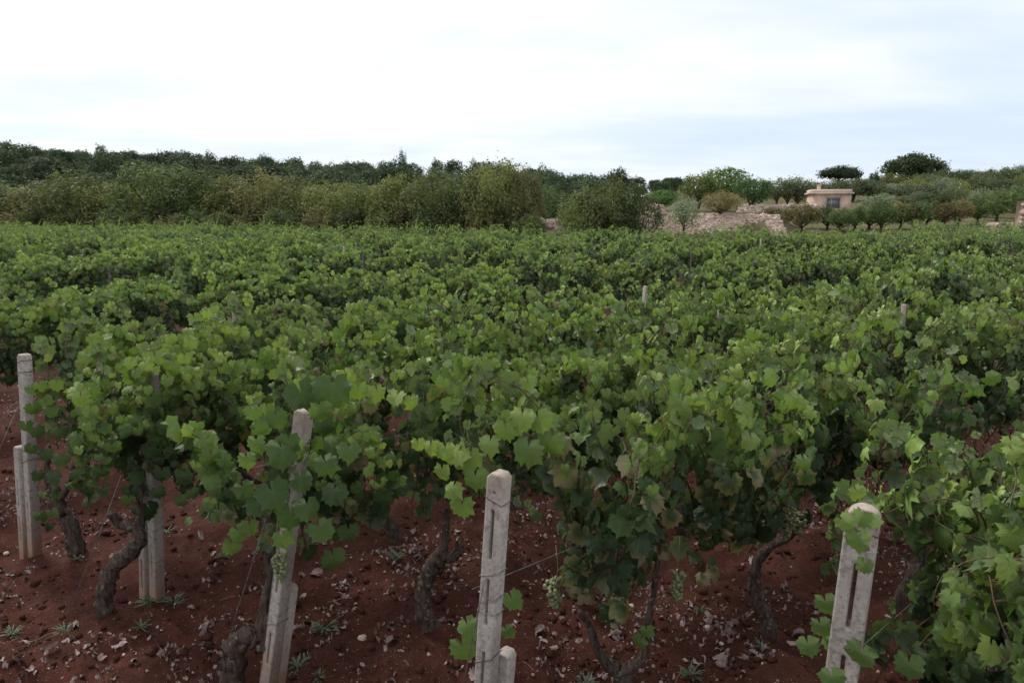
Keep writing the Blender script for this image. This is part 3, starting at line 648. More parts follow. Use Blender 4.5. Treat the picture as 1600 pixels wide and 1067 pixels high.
for n_, (k, j, p, _) in enumerate(rest[:N_IND]):
    rng = np.random.default_rng(9000 + n_); fm, tm, sm, fr = protos[rng.integers(0, 8) + (0 if n_ < 75 else 8)]
    kk = k if k < 5 else None
    if k < 5: lab = f'leafy grapevine farther back along {ROWNAME[k]}'; grp = f'vines farther along {ROWNAME[k]}'
    else: lab = f'leafy grapevine in the {RO(k - 4)} row back from the left edge post'; grp = f'vines of the {RO(k - 4)} row back'
    r = thing('grapevine', lab, 'grapevine', (p[0], p[1], float(ground_z(*p))), ROW_RZ + (math.pi if rng.random() < .5 else 0), grp)
    s = rng.uniform(.95, 1.06); r.scale = (s, s * rng.uniform(.85, 1.1), s * rng.uniform(.87, 1.07) * (1 + .06 * math.sin(k * 2.4)))
    o = link('foliage', fm, r); o['kind'] = 'stuff'
    link('trunk', tm, r); q = link('shoots', sm, r); q['kind'] = 'stuff'
# the remaining rows, too many to tell apart: one mass
def far_rows(items):
    rng = np.random.default_rng(77); Vs, Fs, Ts, o = [], [], [], 0
    base = []
    for i in range(14):
        fr = grow(rng, sx=.60, n_shoots=12, top=1.46, skirt=.78, dens=.85, tips=3, size=.70, wide=.08, lat=.06, crest=(.09, .12), pet=.6, hump=.26, gain=.38); base.append(bake(fr, FAR, rng, 1.05))
    for k, j, p, _ in items:
        v, f, u, t = base[rng.integers(0, 14)]; a = ROW_RZ + (math.pi if rng.random() < .5 else 0); c, s = math.cos(a), math.sin(a)
        w = v * np.array([1, rng.uniform(.85, 1.2), rng.uniform(.87, 1.07) * (1 + .06 * math.sin(k * 2.4))])
        Vs.append(np.stack([w[:, 0] * c - w[:, 1] * s + p[0], w[:, 0] * s + w[:, 1] * c + p[1], w[:, 2]], -1).astype(np.float32))
        Fs.append(f + o); o += len(v); tt = t.copy(); tt[:, 0] = np.clip(tt[:, 0] + rng.normal() * .06, 0, 1); Ts.append(tt)
    V = np.vstack(Vs); V[:, 2] += terrain(V[:, 0], V[:, 1])
    return mesh_from('vine_rows', V, np.vstack(Fs), True, tint=np.vstack(Ts), mats=[LEAF_FAR])
o = link('vine_rows', far_rows(rest[N_IND:]), kind='stuff'); o['label'] = 'far rows of green grapevines running up to the tree belt'; o['category'] = 'vineyard'

# posts standing inside the rows
plain_post = post_mesh(1.50, .04, .04, [], None, False)
v, f = tube([(0, 0, -.2), (.004, 0, .8), (0, .003, 1.62)], [.020, .019, .017], 7); stake_me = mesh_from('stake', v, f, True, mats=[STAKE])
def row_post(u, v, z, dark=False):
    p = at_z(u, v, z)
    ds = [float((row_start(k) - p[:2]) @ PERP) for k in range(70)]; q = p[:2] + PERP * min(ds, key=abs)
    return q
pr = np.random.default_rng(8)
WHITE = [(1401, 484, 1.5), (1052, 470, 1.48), (392, 488, 1.45), (205, 352, 1.5), (100, 356, 1.5), (225, 356, 1.5), (335, 354, 1.5), (425, 355, 1.5), (158, 347, 1.5), (256, 354, 1.5), (503, 364, 1.5), (650, 362, 1.5), (1028, 364, 1.5), (1190, 376, 1.5), (1381, 384, 1.5), (939, 450, 1.5), (534, 392, 1.48)]
DARK = [(733, 395, 1.62), (1473, 380, 1.6), (1322, 386, 1.6), (1225, 396, 1.6), (1246, 408, 1.6), (585, 404, 1.6), (170, 420, 1.58), (1100, 394, 1.6)]
for dark, lst in ((False, WHITE), (True, DARK)):
    for u_, v_, z_ in lst:
        q = row_post(u_, v_, z_)
        o = thing('row_stake' if dark else 'row_post', 'dark wooden stake rising out of the vine rows' if dark else 'pale concrete post tip rising out of the vine rows', 'stake' if dark else 'post',
                  (q[0], q[1], float(terrain(*q))), pr.uniform(0, 1.5), 'dark stakes among the rows' if dark else 'pale posts among the rows', stake_me if dark else plain_post)
        o.rotation_euler = (pr.normal() * .03, pr.normal() * .03, pr.uniform(0, 1.5)); o.scale = (1, 1, pr.uniform(.97, 1.06))
# trellis wires of the nearer rows
for k in range(0, 12):
    s0 = row_start(k); n_ = 14; parts = []
    for zi, z in enumerate((.95,) if k == 0 else (1.08,) if k == 1 else (1.22,) if k < 5 else (.80, 1.20)):
        for seg in range(4):
            a, b = seg * 5.4, seg * 5.4 + 5.4
            P = [(*(s0 + U * (a + (b - a) * t) + PERP * .13 * min(1, (a + (b - a) * t) / .5)), z - .03 * math.sin(math.pi * t)) for t in np.linspace(0, 1, 6)]
            parts.append(tube(P, .0013, 4, cap=False))
    v, f = join(parts)
    lab = f'thin trellis wires strung along {ROWNAME[k]}' if k < 5 else f'thin trellis wires strung along the {RO(k - 4)} row back from the left edge post'
    thing('trellis_wire', lab, 'wire', group='trellis wires', data=mesh_from('trellis_wire', v, f, True, mats=[WIRE]))

# ------------------------------------------------------------------ things lying on the soil
gr = np.random.default_rng(21)
def crumpled(rng, s):
    v, f, u = NEAR[rng.integers(0, 12)]; v = v * s
    th = rng.uniform(1.2, 3.2); x = v[:, 0] / s
    curl = np.stack([np.sin(x * th) / th * s, v[:, 1], (1 - np.cos(x * th)) / th * s + v[:, 2] * .6 + rng.normal(size=len(v)) * .06 * s], -1)
    y = v[:, 1] / s; curl[:, 2] += rng.uniform(-.1, .5) * y * y * s
    return curl, f
def litter():
    Vs, Fs, Ts, o = [], [], [], 0; n = 0
    small = [MID[i] for i in range(8)]
    while n < 12000:
        x, y = gr.uniform(-7, 7), gr.uniform(1.9, 11)
        if abs(x) > .85 * y + .5: continue
        d = vnoise(x * 1.5, y * 1.5, 31) * .6 + vnoise(x * 4.5, y * 4.5, 32) * .4
        if gr.random() > smooth(.52, .68, d) + .012: continue
        s = gr.uniform(.007, .028); v, f, u = small[gr.integers(0, 8)]
        th = gr.uniform(1.0, 3.4); xx = v[:, 0]
        w = np.stack([np.sin(xx * th) / th, v[:, 1], (1 - np.cos(xx * th)) / th + v[:, 2]], -1) * s
        R = np.array(Matrix.Rotation(gr.uniform(0, 6.28), 3, 'Z') @ Matrix.Rotation(gr.normal() * .6, 3, 'X') @ Matrix.Rotation(gr.normal() * .5 + (math.pi if gr.random() < .5 else 0), 3, 'Y'))
        w = w @ R.T; w[:, 2] -= w[:, 2].min() + .3 * s
        w += np.array([x, y, float(ground_z(x, y))]); Vs.append(w); Fs.append(f + o); o += len(v)
        Ts.append(np.full((len(v), 1), np.clip(gr.normal(.5, .28), 0, 1)) * np.ones(3)); n += 1
    return mesh_from('leaf_litter', np.vstack(Vs), np.vstack(Fs), True, tint=np.vstack(Ts), mats=[LITTER])
link('leaf_litter', litter(), kind='stuff')
def gravel():
    Vs, Fs, o, Ts = [], [], 0, []
    B = nrm(np.array([(1, 0, 0), (-1, 0, 0), (0, 1, 0), (0, -1, 0), (0, 0, 1), (0, 0, -1)], float)); BF = np.array([(0, 2, 4), (2, 1, 4), (1, 3, 4), (3, 0, 4), (2, 0, 5), (1, 2, 5), (3, 1, 5), (0, 3, 5)])
    for i in range(4200):
        y = gr.uniform(1.9, 9); x = gr.uniform(-.8, .8) * y; s = .0022 + gr.random() ** 4 * .012
        w = B * s * gr.uniform(.6, 1.3, (6, 1)) + np.array([x, y, float(ground_z(x, y)) + s * .3]); Vs.append(w); Fs.append(BF + o); o += 6
        Ts.append(np.full((6, 3), gr.uniform(-.1, .9) if gr.random() < .22 else -.6))
    return mesh_from('gravel', np.vstack(Vs), np.vstack(Fs), False, tint=np.vstack(Ts), mats=[STONE])
link('gravel', gravel(), kind='stuff')
def clods():
    Vs, Fs, o = [], [], 0
    ph = (1 + 5 ** .5) / 2
    B = nrm(np.array([(-1, ph, 0), (1, ph, 0), (-1, -ph, 0), (1, -ph, 0), (0, -1, ph), (0, 1, ph), (0, -1, -ph), (0, 1, -ph), (ph, 0, -1), (ph, 0, 1), (-ph, 0, -1), (-ph, 0, 1)], float))
    BF = np.array([(0, 11, 5), (0, 5, 1), (0, 1, 7), (0, 7, 10), (0, 10, 11), (1, 5, 9), (5, 11, 4), (11, 10, 2), (10, 7, 6), (7, 1, 8), (3, 9, 4), (3, 4, 2), (3, 2, 6), (3, 6, 8), (3, 8, 9), (4, 9, 5), (2, 4, 11), (6, 2, 10), (8, 6, 7), (9, 8, 1)])
    for i in range(10000):
        y = 1.9 + gr.random() ** 1.5 * 6; x = gr.uniform(-.85, .85) * y
        if vnoise(x * 2.2, y * 2.2, 55) * .7 + gr.random() * .5 < .5: continue
        s = .004 + gr.random() ** 4 * .026
        w = B * s * gr.uniform(.65, 1.3, (12, 1)) * np.array([1.15, 1.15, .8]) + np.array([x, y, float(ground_z(x, y)) + s * .25]); Vs.append(w); Fs.append(BF + o); o += 12
    V = np.vstack(Vs); return mesh_from('soil_clods', V, np.vstack(Fs), True, tint=np.zeros((len(V), 3)), mats=[SOIL])
link('soil_clods', clods(), kind='stuff')
# larger dry leaves lying singly
DRY = [(60, 1010), (85, 1030), (45, 1055), (105, 1008), (118, 985), (30, 1040), (180, 870), (310, 845), (330, 860), (365, 845), (395, 870), (300, 955), (320, 985), (475, 900), (495, 905), (520, 885), (535, 908), (470, 965), (465, 975), (500, 975), (540, 830), (600, 1010), (610, 1000), (690, 975), (705, 970), (1105, 960), (1140, 968), (1150, 975), (1135, 985), (1185, 1030), (1190, 1020), (1175, 1020), (850, 1000), (862, 1010), (845, 985), (960, 985), (960, 998), (1115, 1035), (1090, 1038), (1160, 885), (1180, 875), (1130, 1045), (1250, 990), (1240, 1000), (740, 1050), (650, 830), (1300, 880), (215, 1035), (190, 1015), (250, 1030)]
dry_me = []
for i in range(8):
    v, f = crumpled(np.random.default_rng(i), 1.0); dry_me.append(mesh_from('dry_leaf', v, f, True, tint=np.full((len(v), 3), np.random.default_rng(i).uniform(.2, .95)), mats=[LITTER]))
for u_, v_ in DRY:
    p = at_z(u_ + gr.normal() * 3, v_ + gr.normal() * 3); s = gr.uniform(.03, .055)
    o = thing('dry_leaf', 'curled dry vine leaf lying on the red soil', 'dry leaf', (p[0], p[1], float(ground_z(*p[:2])) + s * .35), 0, 'dry leaves fallen between the rows', dry_me[gr.integers(0, 8)])
    o.rotation_euler = (gr.normal() * .5, gr.normal() * .5 + (math.pi if gr.random() < .4 else 0), gr.uniform(0, 6.3)); o.scale = (s, s, s)
# stones
def rock(rng, s, flat=.6):
    V = []; F = []; n1_, n2_ = 5, 8
    for i in range(n1_ + 1):
        a = math.pi * i / n1_
        for j in range(n2_): b = 2 * math.pi * j / n2_; V.append((math.sin(a) * math.cos(b), math.sin(a) * math.sin(b), math.cos(a) * flat))
    V = np.array(V); V *= (1 + (vnoise(V[:, 0] * 1.7 + 9 + rng.uniform(0, 50), V[:, 1] * 1.7 + V[:, 2] * 2.3, 3)[:, None] - .5) * .7)
    for i in range(n1_):
        for j in range(n2_): k = (j + 1) % n2_; F.append((i * n2_ + j, (i + 1) * n2_ + j, (i + 1) * n2_ + k, i * n2_ + k))
    return V * s, F
for (u_, v_, s, lab) in [(566, 988, .028, 'pale orange stone on the soil between the leaning post and the middle post'), (1107, 968, .022, 'small white stone on the soil left of the rightmost bent trunk'), (1128, 1000, .014, 'little grey stone near the pale dry leaf cluster'),
                         (273, 1011, .010, 'tiny white pebble on the soil left of the leaning post'), (287, 1012, .010, 'tiny orange pebble beside a white one'), (8, 856, .020, 'cream stone at the left edge of the soil'), (985, 945, .02, 'ochre stone behind the forked black trunk'), (735, 985, .013, 'small pinkish stone left of the bare middle post'), (1370, 770, .02, 'pale stone under the far vines')]:
    p = at_z(u_, v_); v, f = rock(gr, s); thing('stone', lab, 'stone', (p[0], p[1], float(ground_z(*p[:2])) + s * .25), gr.uniform(0, 6), 'loose stones on the soil', mesh_from('stone', v, f, True, tint=np.full((len(v), 3), gr.uniform(.5, 1)), mats=[STONE]))
# twigs
for (u_, v_, ln, a, lab) in [(527, 930, .20, .1, 'long thin dry twig lying flat on the open soil'), (530, 922, .13, -.9, 'short twig crossing behind the long one'), (70, 1000, .16, .6, 'pale forked twig near the left bottom corner'), (45, 940, .12, .5, 'short pale twig on the soil by the left edge'),
                             (350, 940, .14, .35, 'brown twig on the soil before the leaning post'), (1010, 975, .12, -.5, 'dry twig behind the forked black trunk'), (740, 1022, .10, .2, 'twig beside the foot of the bare middle post'), (830, 1035, .12, 2.4, 'twig on the soil right of the bare middle post'), (1060, 1050, .15, .9, 'thin twig near the bottom edge left of the rounded post'), (20, 1000, .1, .25, 'small twig at the far left bottom')]:
    p = at_z(u_, v_); P = [np.array([math.cos(a) * t * ln, math.sin(a) * t * ln, .008 + .012 * math.sin(t * 5)]) for t in np.linspace(-.5, .5, 6)]
    v, f = tube(np.array(P) + gr.normal(size=(6, 3)) * .003, np.linspace(.0035, .002, 6), 5)
    thing('twig', lab, 'twig', (p[0], p[1], float(ground_z(*p[:2])) + .004), 0, 'dry twigs on the soil', mesh_from('twig', v, f, True, mats=[TWIG]))
# weeds
def weed(rng, s, n=34):
    V, F, T, o = [], [], [], 0
    for i in range(n):
        a = rng.uniform(0, 6.28); el = rng.uniform(.1, 1.3); L_ = s * rng.uniform(.35, .95); c, sn = math.cos(a), math.sin(a)
        prof = [(0, .02), (.3, .05), (.45, .025), (.6, .075), (.72, .03), (.85, .045), (1, .0)]
        for j, (t, w) in enumerate(prof):
            r = L_ * t * math.cos(el * (1 - .55 * t)); z = L_ * t * math.sin(el) * (1 - .35 * t)
            for sg in (-1, 1): V.append((c * r - sn * w * L_ * sg, sn * r + c * w * L_ * sg, z + abs(w) * .05)); T.append(rng.normal(.5, .2))
        for j in range(len(prof) - 1): F.append((o + 2 * j, o + 2 * j + 1, o + 2 * j + 3, o + 2 * j + 2))
        o += 2 * len(prof)
    T = np.clip(np.array(T), 0, 1); return mesh_from('weed', np.array(V), F, True, tint=np.stack([T, T, T], -1), mats=[WEED])
for (u_, v_, s, lab) in [(238, 952, .10, 'grey-green weed at the foot of the leaf-wrapped post'), (272, 945, .09, 'low weed right of the foot of the leaf-wrapped post'), (18, 985, .07, 'small weed by the left edge of the soil'), (102, 990, .07, 'small weed where the anchor wire meets the soil'), (222, 990, .06, 'tiny pale weed below the leaf-wrapped post'),
                         (507, 975, .10, 'spiky grey weed on open soil right of the leaning post'), (465, 1040, .08, 'upright weed beside the foot of the leaning post'), (498, 1060, .07, 'weed at the bottom edge right of the leaning post'), (618, 872, .09, 'thin weed on the soil behind the leaning post row'), (260, 835, .08, 'straggly weed behind the leaf-wrapped post'), (350, 870, .07, 'weed among pale litter behind the thick bent trunk'),
                         (1080, 1055, .08, 'weed at the bottom edge left of the rounded post'), (1190, 1012, .06, 'weed beside the foot of the rightmost bent trunk'), (1095, 945, .06, 'small weed on soil between two grape trunks'), (915, 1055, .08, 'weed left of the forked black trunk at the bottom'), (120, 880, .06, 'weed at the foot of the twin-armed trunk near the left post')]:
    p = at_z(u_, v_); thing('weed', lab, 'weed', (p[0], p[1], float(ground_z(*p[:2])) - .004), 0, 'weeds on the red soil', weed(np.random.default_rng(int(u_ * 7 + v_)), s * 1.25))

# ------------------------------------------------------------------ trees
def make_tree(seed, h, crown_w, trunk_h, kind, leaf, n_cl, per):
    rng = np.random.default_rng(seed); parts = []
    rt = .045 * h
    lean = rng.normal(size=2) * .06 * h
    main = catmull([(0, 0, -.5), (lean[0] * .2, lean[1] * .2, trunk_h * .5), (lean[0] * .5, lean[1] * .5, trunk_h), (lean[0], lean[1], trunk_h + (h - trunk_h) * .5)], 3)
    parts.append(tube(main, np.linspace(rt, rt * .35, len(main)), 7, .06, rng))
    V, F, T, o = [], [], [], 0; cz = trunk_h + (h - trunk_h) * .46; hz = (h - trunk_h) * .46
    lo, hi, stz = {'feather': (.085, .15, 1.4), 'round': (.12, .20, .85), 'umbrella': (.09, .15, .75)}[kind]
    for i in range(n_cl):                        # boughs: leafy lobes with shade between them
        a = i * 2.39996 + rng.normal() * .35; ring = .55 + .45 * rng.random() ** .6 if i > n_cl // 6 else rng.random() * .5
        sz_ = -.62 + 1.6 * ((i + .5) / n_cl) + rng.normal() * .12; sz_ = min(max(sz_, -.8), 1); cz_ = math.sqrt(max(.04, 1 - sz_ * sz_))
        r = crown_w * rng.uniform(lo, hi)
        q = np.array([math.cos(a) * cz_ * (crown_w / 2 - r * .7) * ring, math.sin(a) * cz_ * (crown_w / 2 - r * .7) * ring, cz + sz_ * hz * (.7 + .3 * ring)])
        if kind == 'umbrella': q[2] = trunk_h + (h - trunk_h) * (-.06 + .90 * math.sqrt(max(0, 1 - (np.hypot(q[0], q[1]) / crown_w * 2.05) ** 2)) * rng.uniform(.25, 1.0) ** .6)
        if i % 2 == 0:
            st = main[min(len(main) - 1, 4 + int(rng.integers(0, 5)))]; mid_ = (st + q) / 2 + np.array([0, 0, -.05 * h]) * rng.random()
            parts.append(tube(catmull([st, mid_, q], 3), np.linspace(rt * .36, rt * .08, 7), 5))
        shade = rng.normal() * .10; ru = rng.random(); n_ = int(per * (r / crown_w / ((lo + hi) / 2)) ** 2)
        d = nrm(rng.normal(size=(n_, 3)) + np.array([0, 0, .25])); rad = r * np.clip(rng.normal(.88, .16, n_), .35, 1.18)[:, None] * (1 + .22 * np.sin(d * 5 + i)[:, :1])
        P = q + d * rad * np.array([1, 1, stz])
        if kind == 'feather':                    # a few upright sprigs
            k_ = rng.random(n_) < .06; P[k_, 2] += rng.uniform(.1, .5, k_.sum()) * (q[2] > cz)
        FN = nrm(d + np.array([0, 0, .30]) + rng.normal(size=(n_, 3)) * .5); D = rng.normal(size=(n_, 3)) + np.array([0, 0, -.3]); D = nrm(D - FN * (D * FN).sum(1, keepdims=True)); Nn = np.cross(FN, D)
        s = leaf * rng.uniform(.6, 1.35, n_)[:, None]; wd = .36 if kind == 'feather' else .5
        A = P - D * s * .6; B_ = P + Nn * s * wd; C_ = P + D * s * .6; E_ = P - Nn * s * wd
        V.append(np.stack([A, B_, C_, E_], 1).reshape(-1, 3)); F.append(np.arange(n_ * 4).reshape(-1, 4) + o); o += n_ * 4
        tb = np.clip(.45 + shade + rng.normal(size=n_) * .10, 0, 1); rs = np.clip(ru * .65 + rng.random(n_) * .35, 0, 1)
        T.append(np.repeat(np.stack([tb, rs, tb], -1), 4, 0))
    C0 = np.vstack(V); kz = h / np.percentile(C0[:, 2], 98); kr = crown_w / 2 / np.percentile(np.hypot(C0[:, 0], C0[:, 1]), 96)
    K3 = np.array([kr, kr, kz]); V = [v_ * K3 for v_ in V]; parts = [(v_ * K3, f_) for v_, f_ in parts]
    cm = mesh_from('crown', np.vstack(V), np.vstack(F), False, tint=np.vstack(T), mats=[TREE_LEAF])
    v, f = join(parts); tm = mesh_from('trunk', v, f, True, mats=[TREE_BARK])
    return cm, tm
ALMOND = [make_tree(500 + i, 5.0, 5.0, .7, 'feather', .15, 40, 130) for i in range(5)]
ORCH = [make_tree(520 + i, 2.7, 3.0, .6, 'feather', .14, 26, 100) for i in range(4)]
OAK = [make_tree(540 + i, 6.5, 7.0, 1.2, 'round', .28, 24, 110) for i in range(4)]
OLIVE = [make_tree(560 + i, 3.6, 3.8, 1.0, 'feather', .15, 28, 100) for i in range(3)]
BROAD = [make_tree(580 + i, 6.0, 6.5, 1.0, 'round', .24, 30, 110) for i in range(2)]
UMB = [make_tree(590 + i, 6.5, 10.0, 2.4, 'umbrella', .30, 60, 120) for i in range(2)]
def tree(kind, idx, x, y, sxy, sz, color, label, group, rz, name, rust=1.1, zoff=0.0):
    cm, tm = kind[idx % len(kind)]
    r = thing(name, label, 'tree', (x, y, float(terrain(x, y)) + zoff), rz, group); r.scale = (sxy, sxy, sz)
    c = link('crown', cm, r); c['kind'] = 'stuff'; g_ = .78 + .5 * ((idx * 0.618034 + x * .37) % 1); c.color = (color[0] * g_, color[1] * g_, color[2] * g_, rust); link('trunk', tm, r); return r
def px_tree(kind, idx, u, y, top_v, w_px, base_h, base_w, color, label, group, name, rust=1.1):
    x = (u - 800) / F_PX * y; zt = CAM_H + (330 - top_v) * y / F_PX; z0 = float(terrain(x, y))
    sz = max(.3, (zt - z0) / base_h); sxy = max(.3, w_px * y / F_PX / base_w)
    return tree(kind, idx, x, y, sxy, sz, color, label, group, idx * 1.7 + u * .01, name, rust)
AL = (0.120, 0.146, 0.058); AL2 = (0.146, 0.162, 0.064); AL3 = (0.084, 0.112, 0.047); AL4 = (0.156, 0.152, 0.070)
G_AL = 'almond trees in the belt along the field edge'
BELT = [(-70, 55, 282, 150, AL), (-10, 54, 276, 130, AL3), (55, 54, 292, 120, AL4), (130, 52, 268, 125, AL), (195, 52, 285, 110, AL2), (262, 51, 256, 135, AL3), (315, 51, 262, 110, AL3), (372, 50, 275, 105, AL2), (425, 49, 268, 100, AL4), (470, 48, 276, 95, AL2), (525, 47, 281, 95, AL2), (575, 46, 284, 95, AL), (625, 45, 274, 100, AL2), (680, 44, 268, 105, AL), (735, 43, 264, 95, AL3), (772, 42, 252, 95, AL2), (815, 42, 264, 75, AL4), (912, 38.5, 292, 85, AL), (950, 38, 280, 95, AL), (990, 37.5, 287, 75, AL3)]
WORD = {AL: 'olive-green', AL2: 'yellow-green', AL3: 'dark green', AL4: 'rusty tinged'}
for i, (u_, y_, tv, w_, c_) in enumerate(BELT):
    pos = ['leftmost', 'second', 'third', 'fourth', 'fifth', 'sixth', 'seventh', 'eighth', 'ninth', 'tenth', 'eleventh', 'twelfth', 'thirteenth', 'fourteenth', 'fifteenth', 'sixteenth', 'last', 'first', 'middle', 'rightmost'][i]
    lab = (f'{WORD[c_]} almond tree, {pos} of the long belt behind the vines' if i < 17 else f'{WORD[c_]} almond tree, {pos} of three left of the stone bank')
    px_tree(ALMOND, i, u_, y_, tv + 8, w_ * 1.05, 5.0, 5.0, c_, lab, G_AL, 'almond_tree', .90 if c_ in (AL2, AL4) else .97)
for i, u_ in enumerate(range(-40, 830, 62)):
    px_tree(ALMOND, i + 2, u_ + (i % 3) * 9, 58 - u_ * .011, 292 + (i * 7) % 13, 115, 5.0, 5.0, (AL, AL2, AL3)[i % 3], 'almond tree half hidden in the second line of the belt', 'almond trees in the second line of the belt', 'almond_tree', .93)
# low brush joining the foot of the belt
for i, u_ in enumerate(range(-60, 840, 40)):
    px_tree(ORCH, i, u_ + (i * 17) % 23, 50.5 - .0125 * max(u_, 0) + (i % 2), 325 + (i * 5) % 14, 60, 2.7, 3.0, (AL3, AL, AL4)[i % 3], 'low brush at the foot of the almond belt', 'brush at the foot of the almond belt', 'bush', .93)
# holm oaks on the wooded hill
OK_ = (0.046, 0.066, 0.040); SKY_U = [-60, 0, 100, 200, 300, 350, 420, 520, 640, 760, 830, 900, 1000, 1060]; SKY_V = [240, 240, 244, 243, 252, 252, 249, 261, 254, 254, 269, 274, 287, 296]
orr = np.random.default_rng(44); no = 0
for row, (y_, stp) in enumerate(((215, 26), (196, 29), (176, 32), (155, 36), (132, 42), (108, 50))):
    for u_ in np.arange(-70, 1070, stp):
        uu = u_ + orr.normal() * 7; yy = y_ + orr.normal() * 5; x = (uu - 800) / F_PX * yy
        s = orr.uniform(.75, 1.2) * (.45 if (uu > 930 and row > 2) or (uu > 960 and row > 0) else 1)
        if row == 0:
            tv = np.interp(uu, SKY_U, SKY_V) + orr.normal() * 3.0; z0 = float(terrain(x, yy)); sz = (CAM_H + (330 - tv) * yy / F_PX - z0) / 6.7
            if sz < .25: continue
            sz = min(sz, 2.2)
        else: sz = s * orr.uniform(.85, 1.05)
        g = orr.uniform(.8, 1.25); c_ = (OK_[0] * g, OK_[1] * g * orr.uniform(.95, 1.1), OK_[2] * g)
        lab, grp = [('dark holm oak on the skyline of the wooded hill', 'oaks along the hill skyline'), ('dark holm oak in the wood just below the skyline', 'oaks just below the skyline')][min(row, 1)] if row < 2 else ('dark holm oak on the slope of the wooded hill', 'oaks on the hill slope')
        tree(OAK, no, x, yy, s, sz, c_, lab, grp, orr.uniform(0, 6.28), 'oak_tree'); no += 1
print('oaks', no)
px_tree(OAK, 1, 178, 205, 232, 22, 6.7, 7.0, (0.10, 0.12, 0.09), 'pale feathery tree sticking out of the skyline at left', None, 'tree')
px_tree(OLIVE, 1, 634, 205, 240, 14, 3.7, 3.8, (0.08, 0.095, 0.08), 'thin pale tree poking above the skyline in the middle', None, 'tree')
# middle and right
GREEN = (0.085, 0.15, 0.045); GREY = (0.20, 0.24, 0.17); DK = (0.036, 0.052, 0.024)
px_tree(BROAD, 0, 860, 62, 294, 42, 6.2, 6.5, (0.04, 0.09, 0.032), 'small dark green round tree in the gap of the almond belt', None, 'tree')
px_tree(OAK, 2, 962, 150, 266, 34, 6.7, 7.0, OK_, 'dark oak standing up behind the three almonds', None, 'oak_tree')
px_tree(BROAD, 1, 1128, 66, 266, 92, 6.2, 6.5, (0.10, 0.15, 0.05), 'large bright green tree behind the stone bank', None, 'tree')
px_tree(BROAD, 0, 1085, 64, 276, 62, 6.2, 6.5, (0.15, 0.185, 0.06), 'yellow-green tree left of the large bright green one', None, 'tree')
px_tree(BROAD, 0, 1168, 62, 282, 58, 6.2, 6.5, (0.07, 0.122, 0.045), 'fresh green tree right of the large bright green one', None, 'tree')
px_tree(BROAD, 1, 1030, 68, 300, 60, 6.2, 6.5, GREEN, 'low green tree behind the left end of the stone bank', None, 'tree')
px_tree(OAK, 0, 1042, 120, 281, 30, 6.7, 7.0, DK, 'round black-green tree left of the yellow-green one', None, 'tree')
px_tree(OLIVE, 0, 1065, 42.5, 311, 52, 3.7, 3.8, GREY, 'silver-grey olive tree with thin trunk before the stone bank', None, 'olive_tree')
px_tree(ALMOND, 3, 1122, 46.5, 301, 62, 5.15, 5.0, (0.18, 0.165, 0.085), 'brownish almond tree standing on the stone bank', None, 'almond_tree', .8)
for i, (u_, tv, w_) in enumerate([(1205, 281, 34), (1238, 279, 40), (1222, 284, 36), (1262, 288, 30)]):
    px_tree(OLIVE, i, u_, 95, tv, w_ * 1.3, 3.7, 3.8, (0.11, 0.13, 0.07), ['tall olive behind the upper wall, leftmost of four', 'tall olive just left of the flat-roofed house', 'olive between two taller ones behind the upper wall', 'olive rising behind the chimney of the house'][i], 'olives left of the house', 'olive_tree')
for i, (u_, tv, w_) in enumerate([(1262, 287, 40), (1290, 284, 44), (1322, 282, 46), (1346, 282, 40)]):
    px_tree(OLIVE, i + 1, u_, 112, tv, w_ * 1.3, 3.7, 3.8, (0.10, 0.12, 0.062), ['olive just behind the left corner of the house roof', 'olive behind the middle of the house roof', 'olive behind the right corner of the house roof', 'olive to the right of those behind the house roof'][i], 'olives behind the house', 'olive_tree')
px_tree(UMB, 0, 1299, 138, 264, 58, 6.6, 10.0, DK, 'dark wide-crowned oak on the skyline above the house', None, 'oak_tree')
px_tree(UMB, 1, 1410, 138, 247, 88, 6.6, 10.0, DK, 'largest dark wide-crowned oak on the right skyline', None, 'oak_tree')
px_tree(OAK, 3, 1352, 130, 272, 16, 6.7, 7.0, DK, 'small dark tree between the two wide-crowned oaks', None, 'oak_tree')
rr = np.random.default_rng(9); c = 0
for row, (y_, stp, tv0, tv1) in enumerate(((150, 24, 281, 259), (128, 25, 280, 263), (108, 26, 291, 273), (90, 27, 302, 286))):
    for u_ in np.arange(1335 + row * 8, 1660, stp):
        uu = u_ + rr.normal() * 5; tv = np.interp(uu, [1330, 1640], [tv0, tv1]) + rr.normal() * 4; g = rr.uniform(.7, 1.2)
        col = (0.105 * g, 0.13 * g, 0.07 * g) if rr.random() < .65 else ((0.17 * g, 0.20 * g, 0.145 * g) if rr.random() < .5 else (0.17 * g, 0.18 * g, 0.06 * g))
        px_tree(OLIVE, c, uu, y_ + rr.normal() * 3, tv, stp * rr.uniform(1.5, 2.6), 3.7, 3.8, col, ['grey-green olive on the skyline right of the wide oaks', 'olive on the upper slope at right', 'olive on the middle slope at right', 'olive on the lower slope above the orchard row'][row], f'olives on the right slope, line {row + 1}', 'olive_tree', .93); c += 1
ORCHARD = [(1208, 324, 46, 53), (1243, 322, 40, 54), (1283, 319, 52, 58), (1306, 322, 40, 60), (1328, 316, 50, 59), (1352, 316, 48, 60), (1373, 317, 46, 57), (1396, 320, 44, 62), (1418, 317, 48, 62), (1440, 318, 46, 63), (1464, 315, 50, 64), (1490, 312, 50, 66), (1517, 308, 56, 69), (1546, 300, 60, 74), (1580, 293, 66, 80), (1620, 290, 66, 82)]
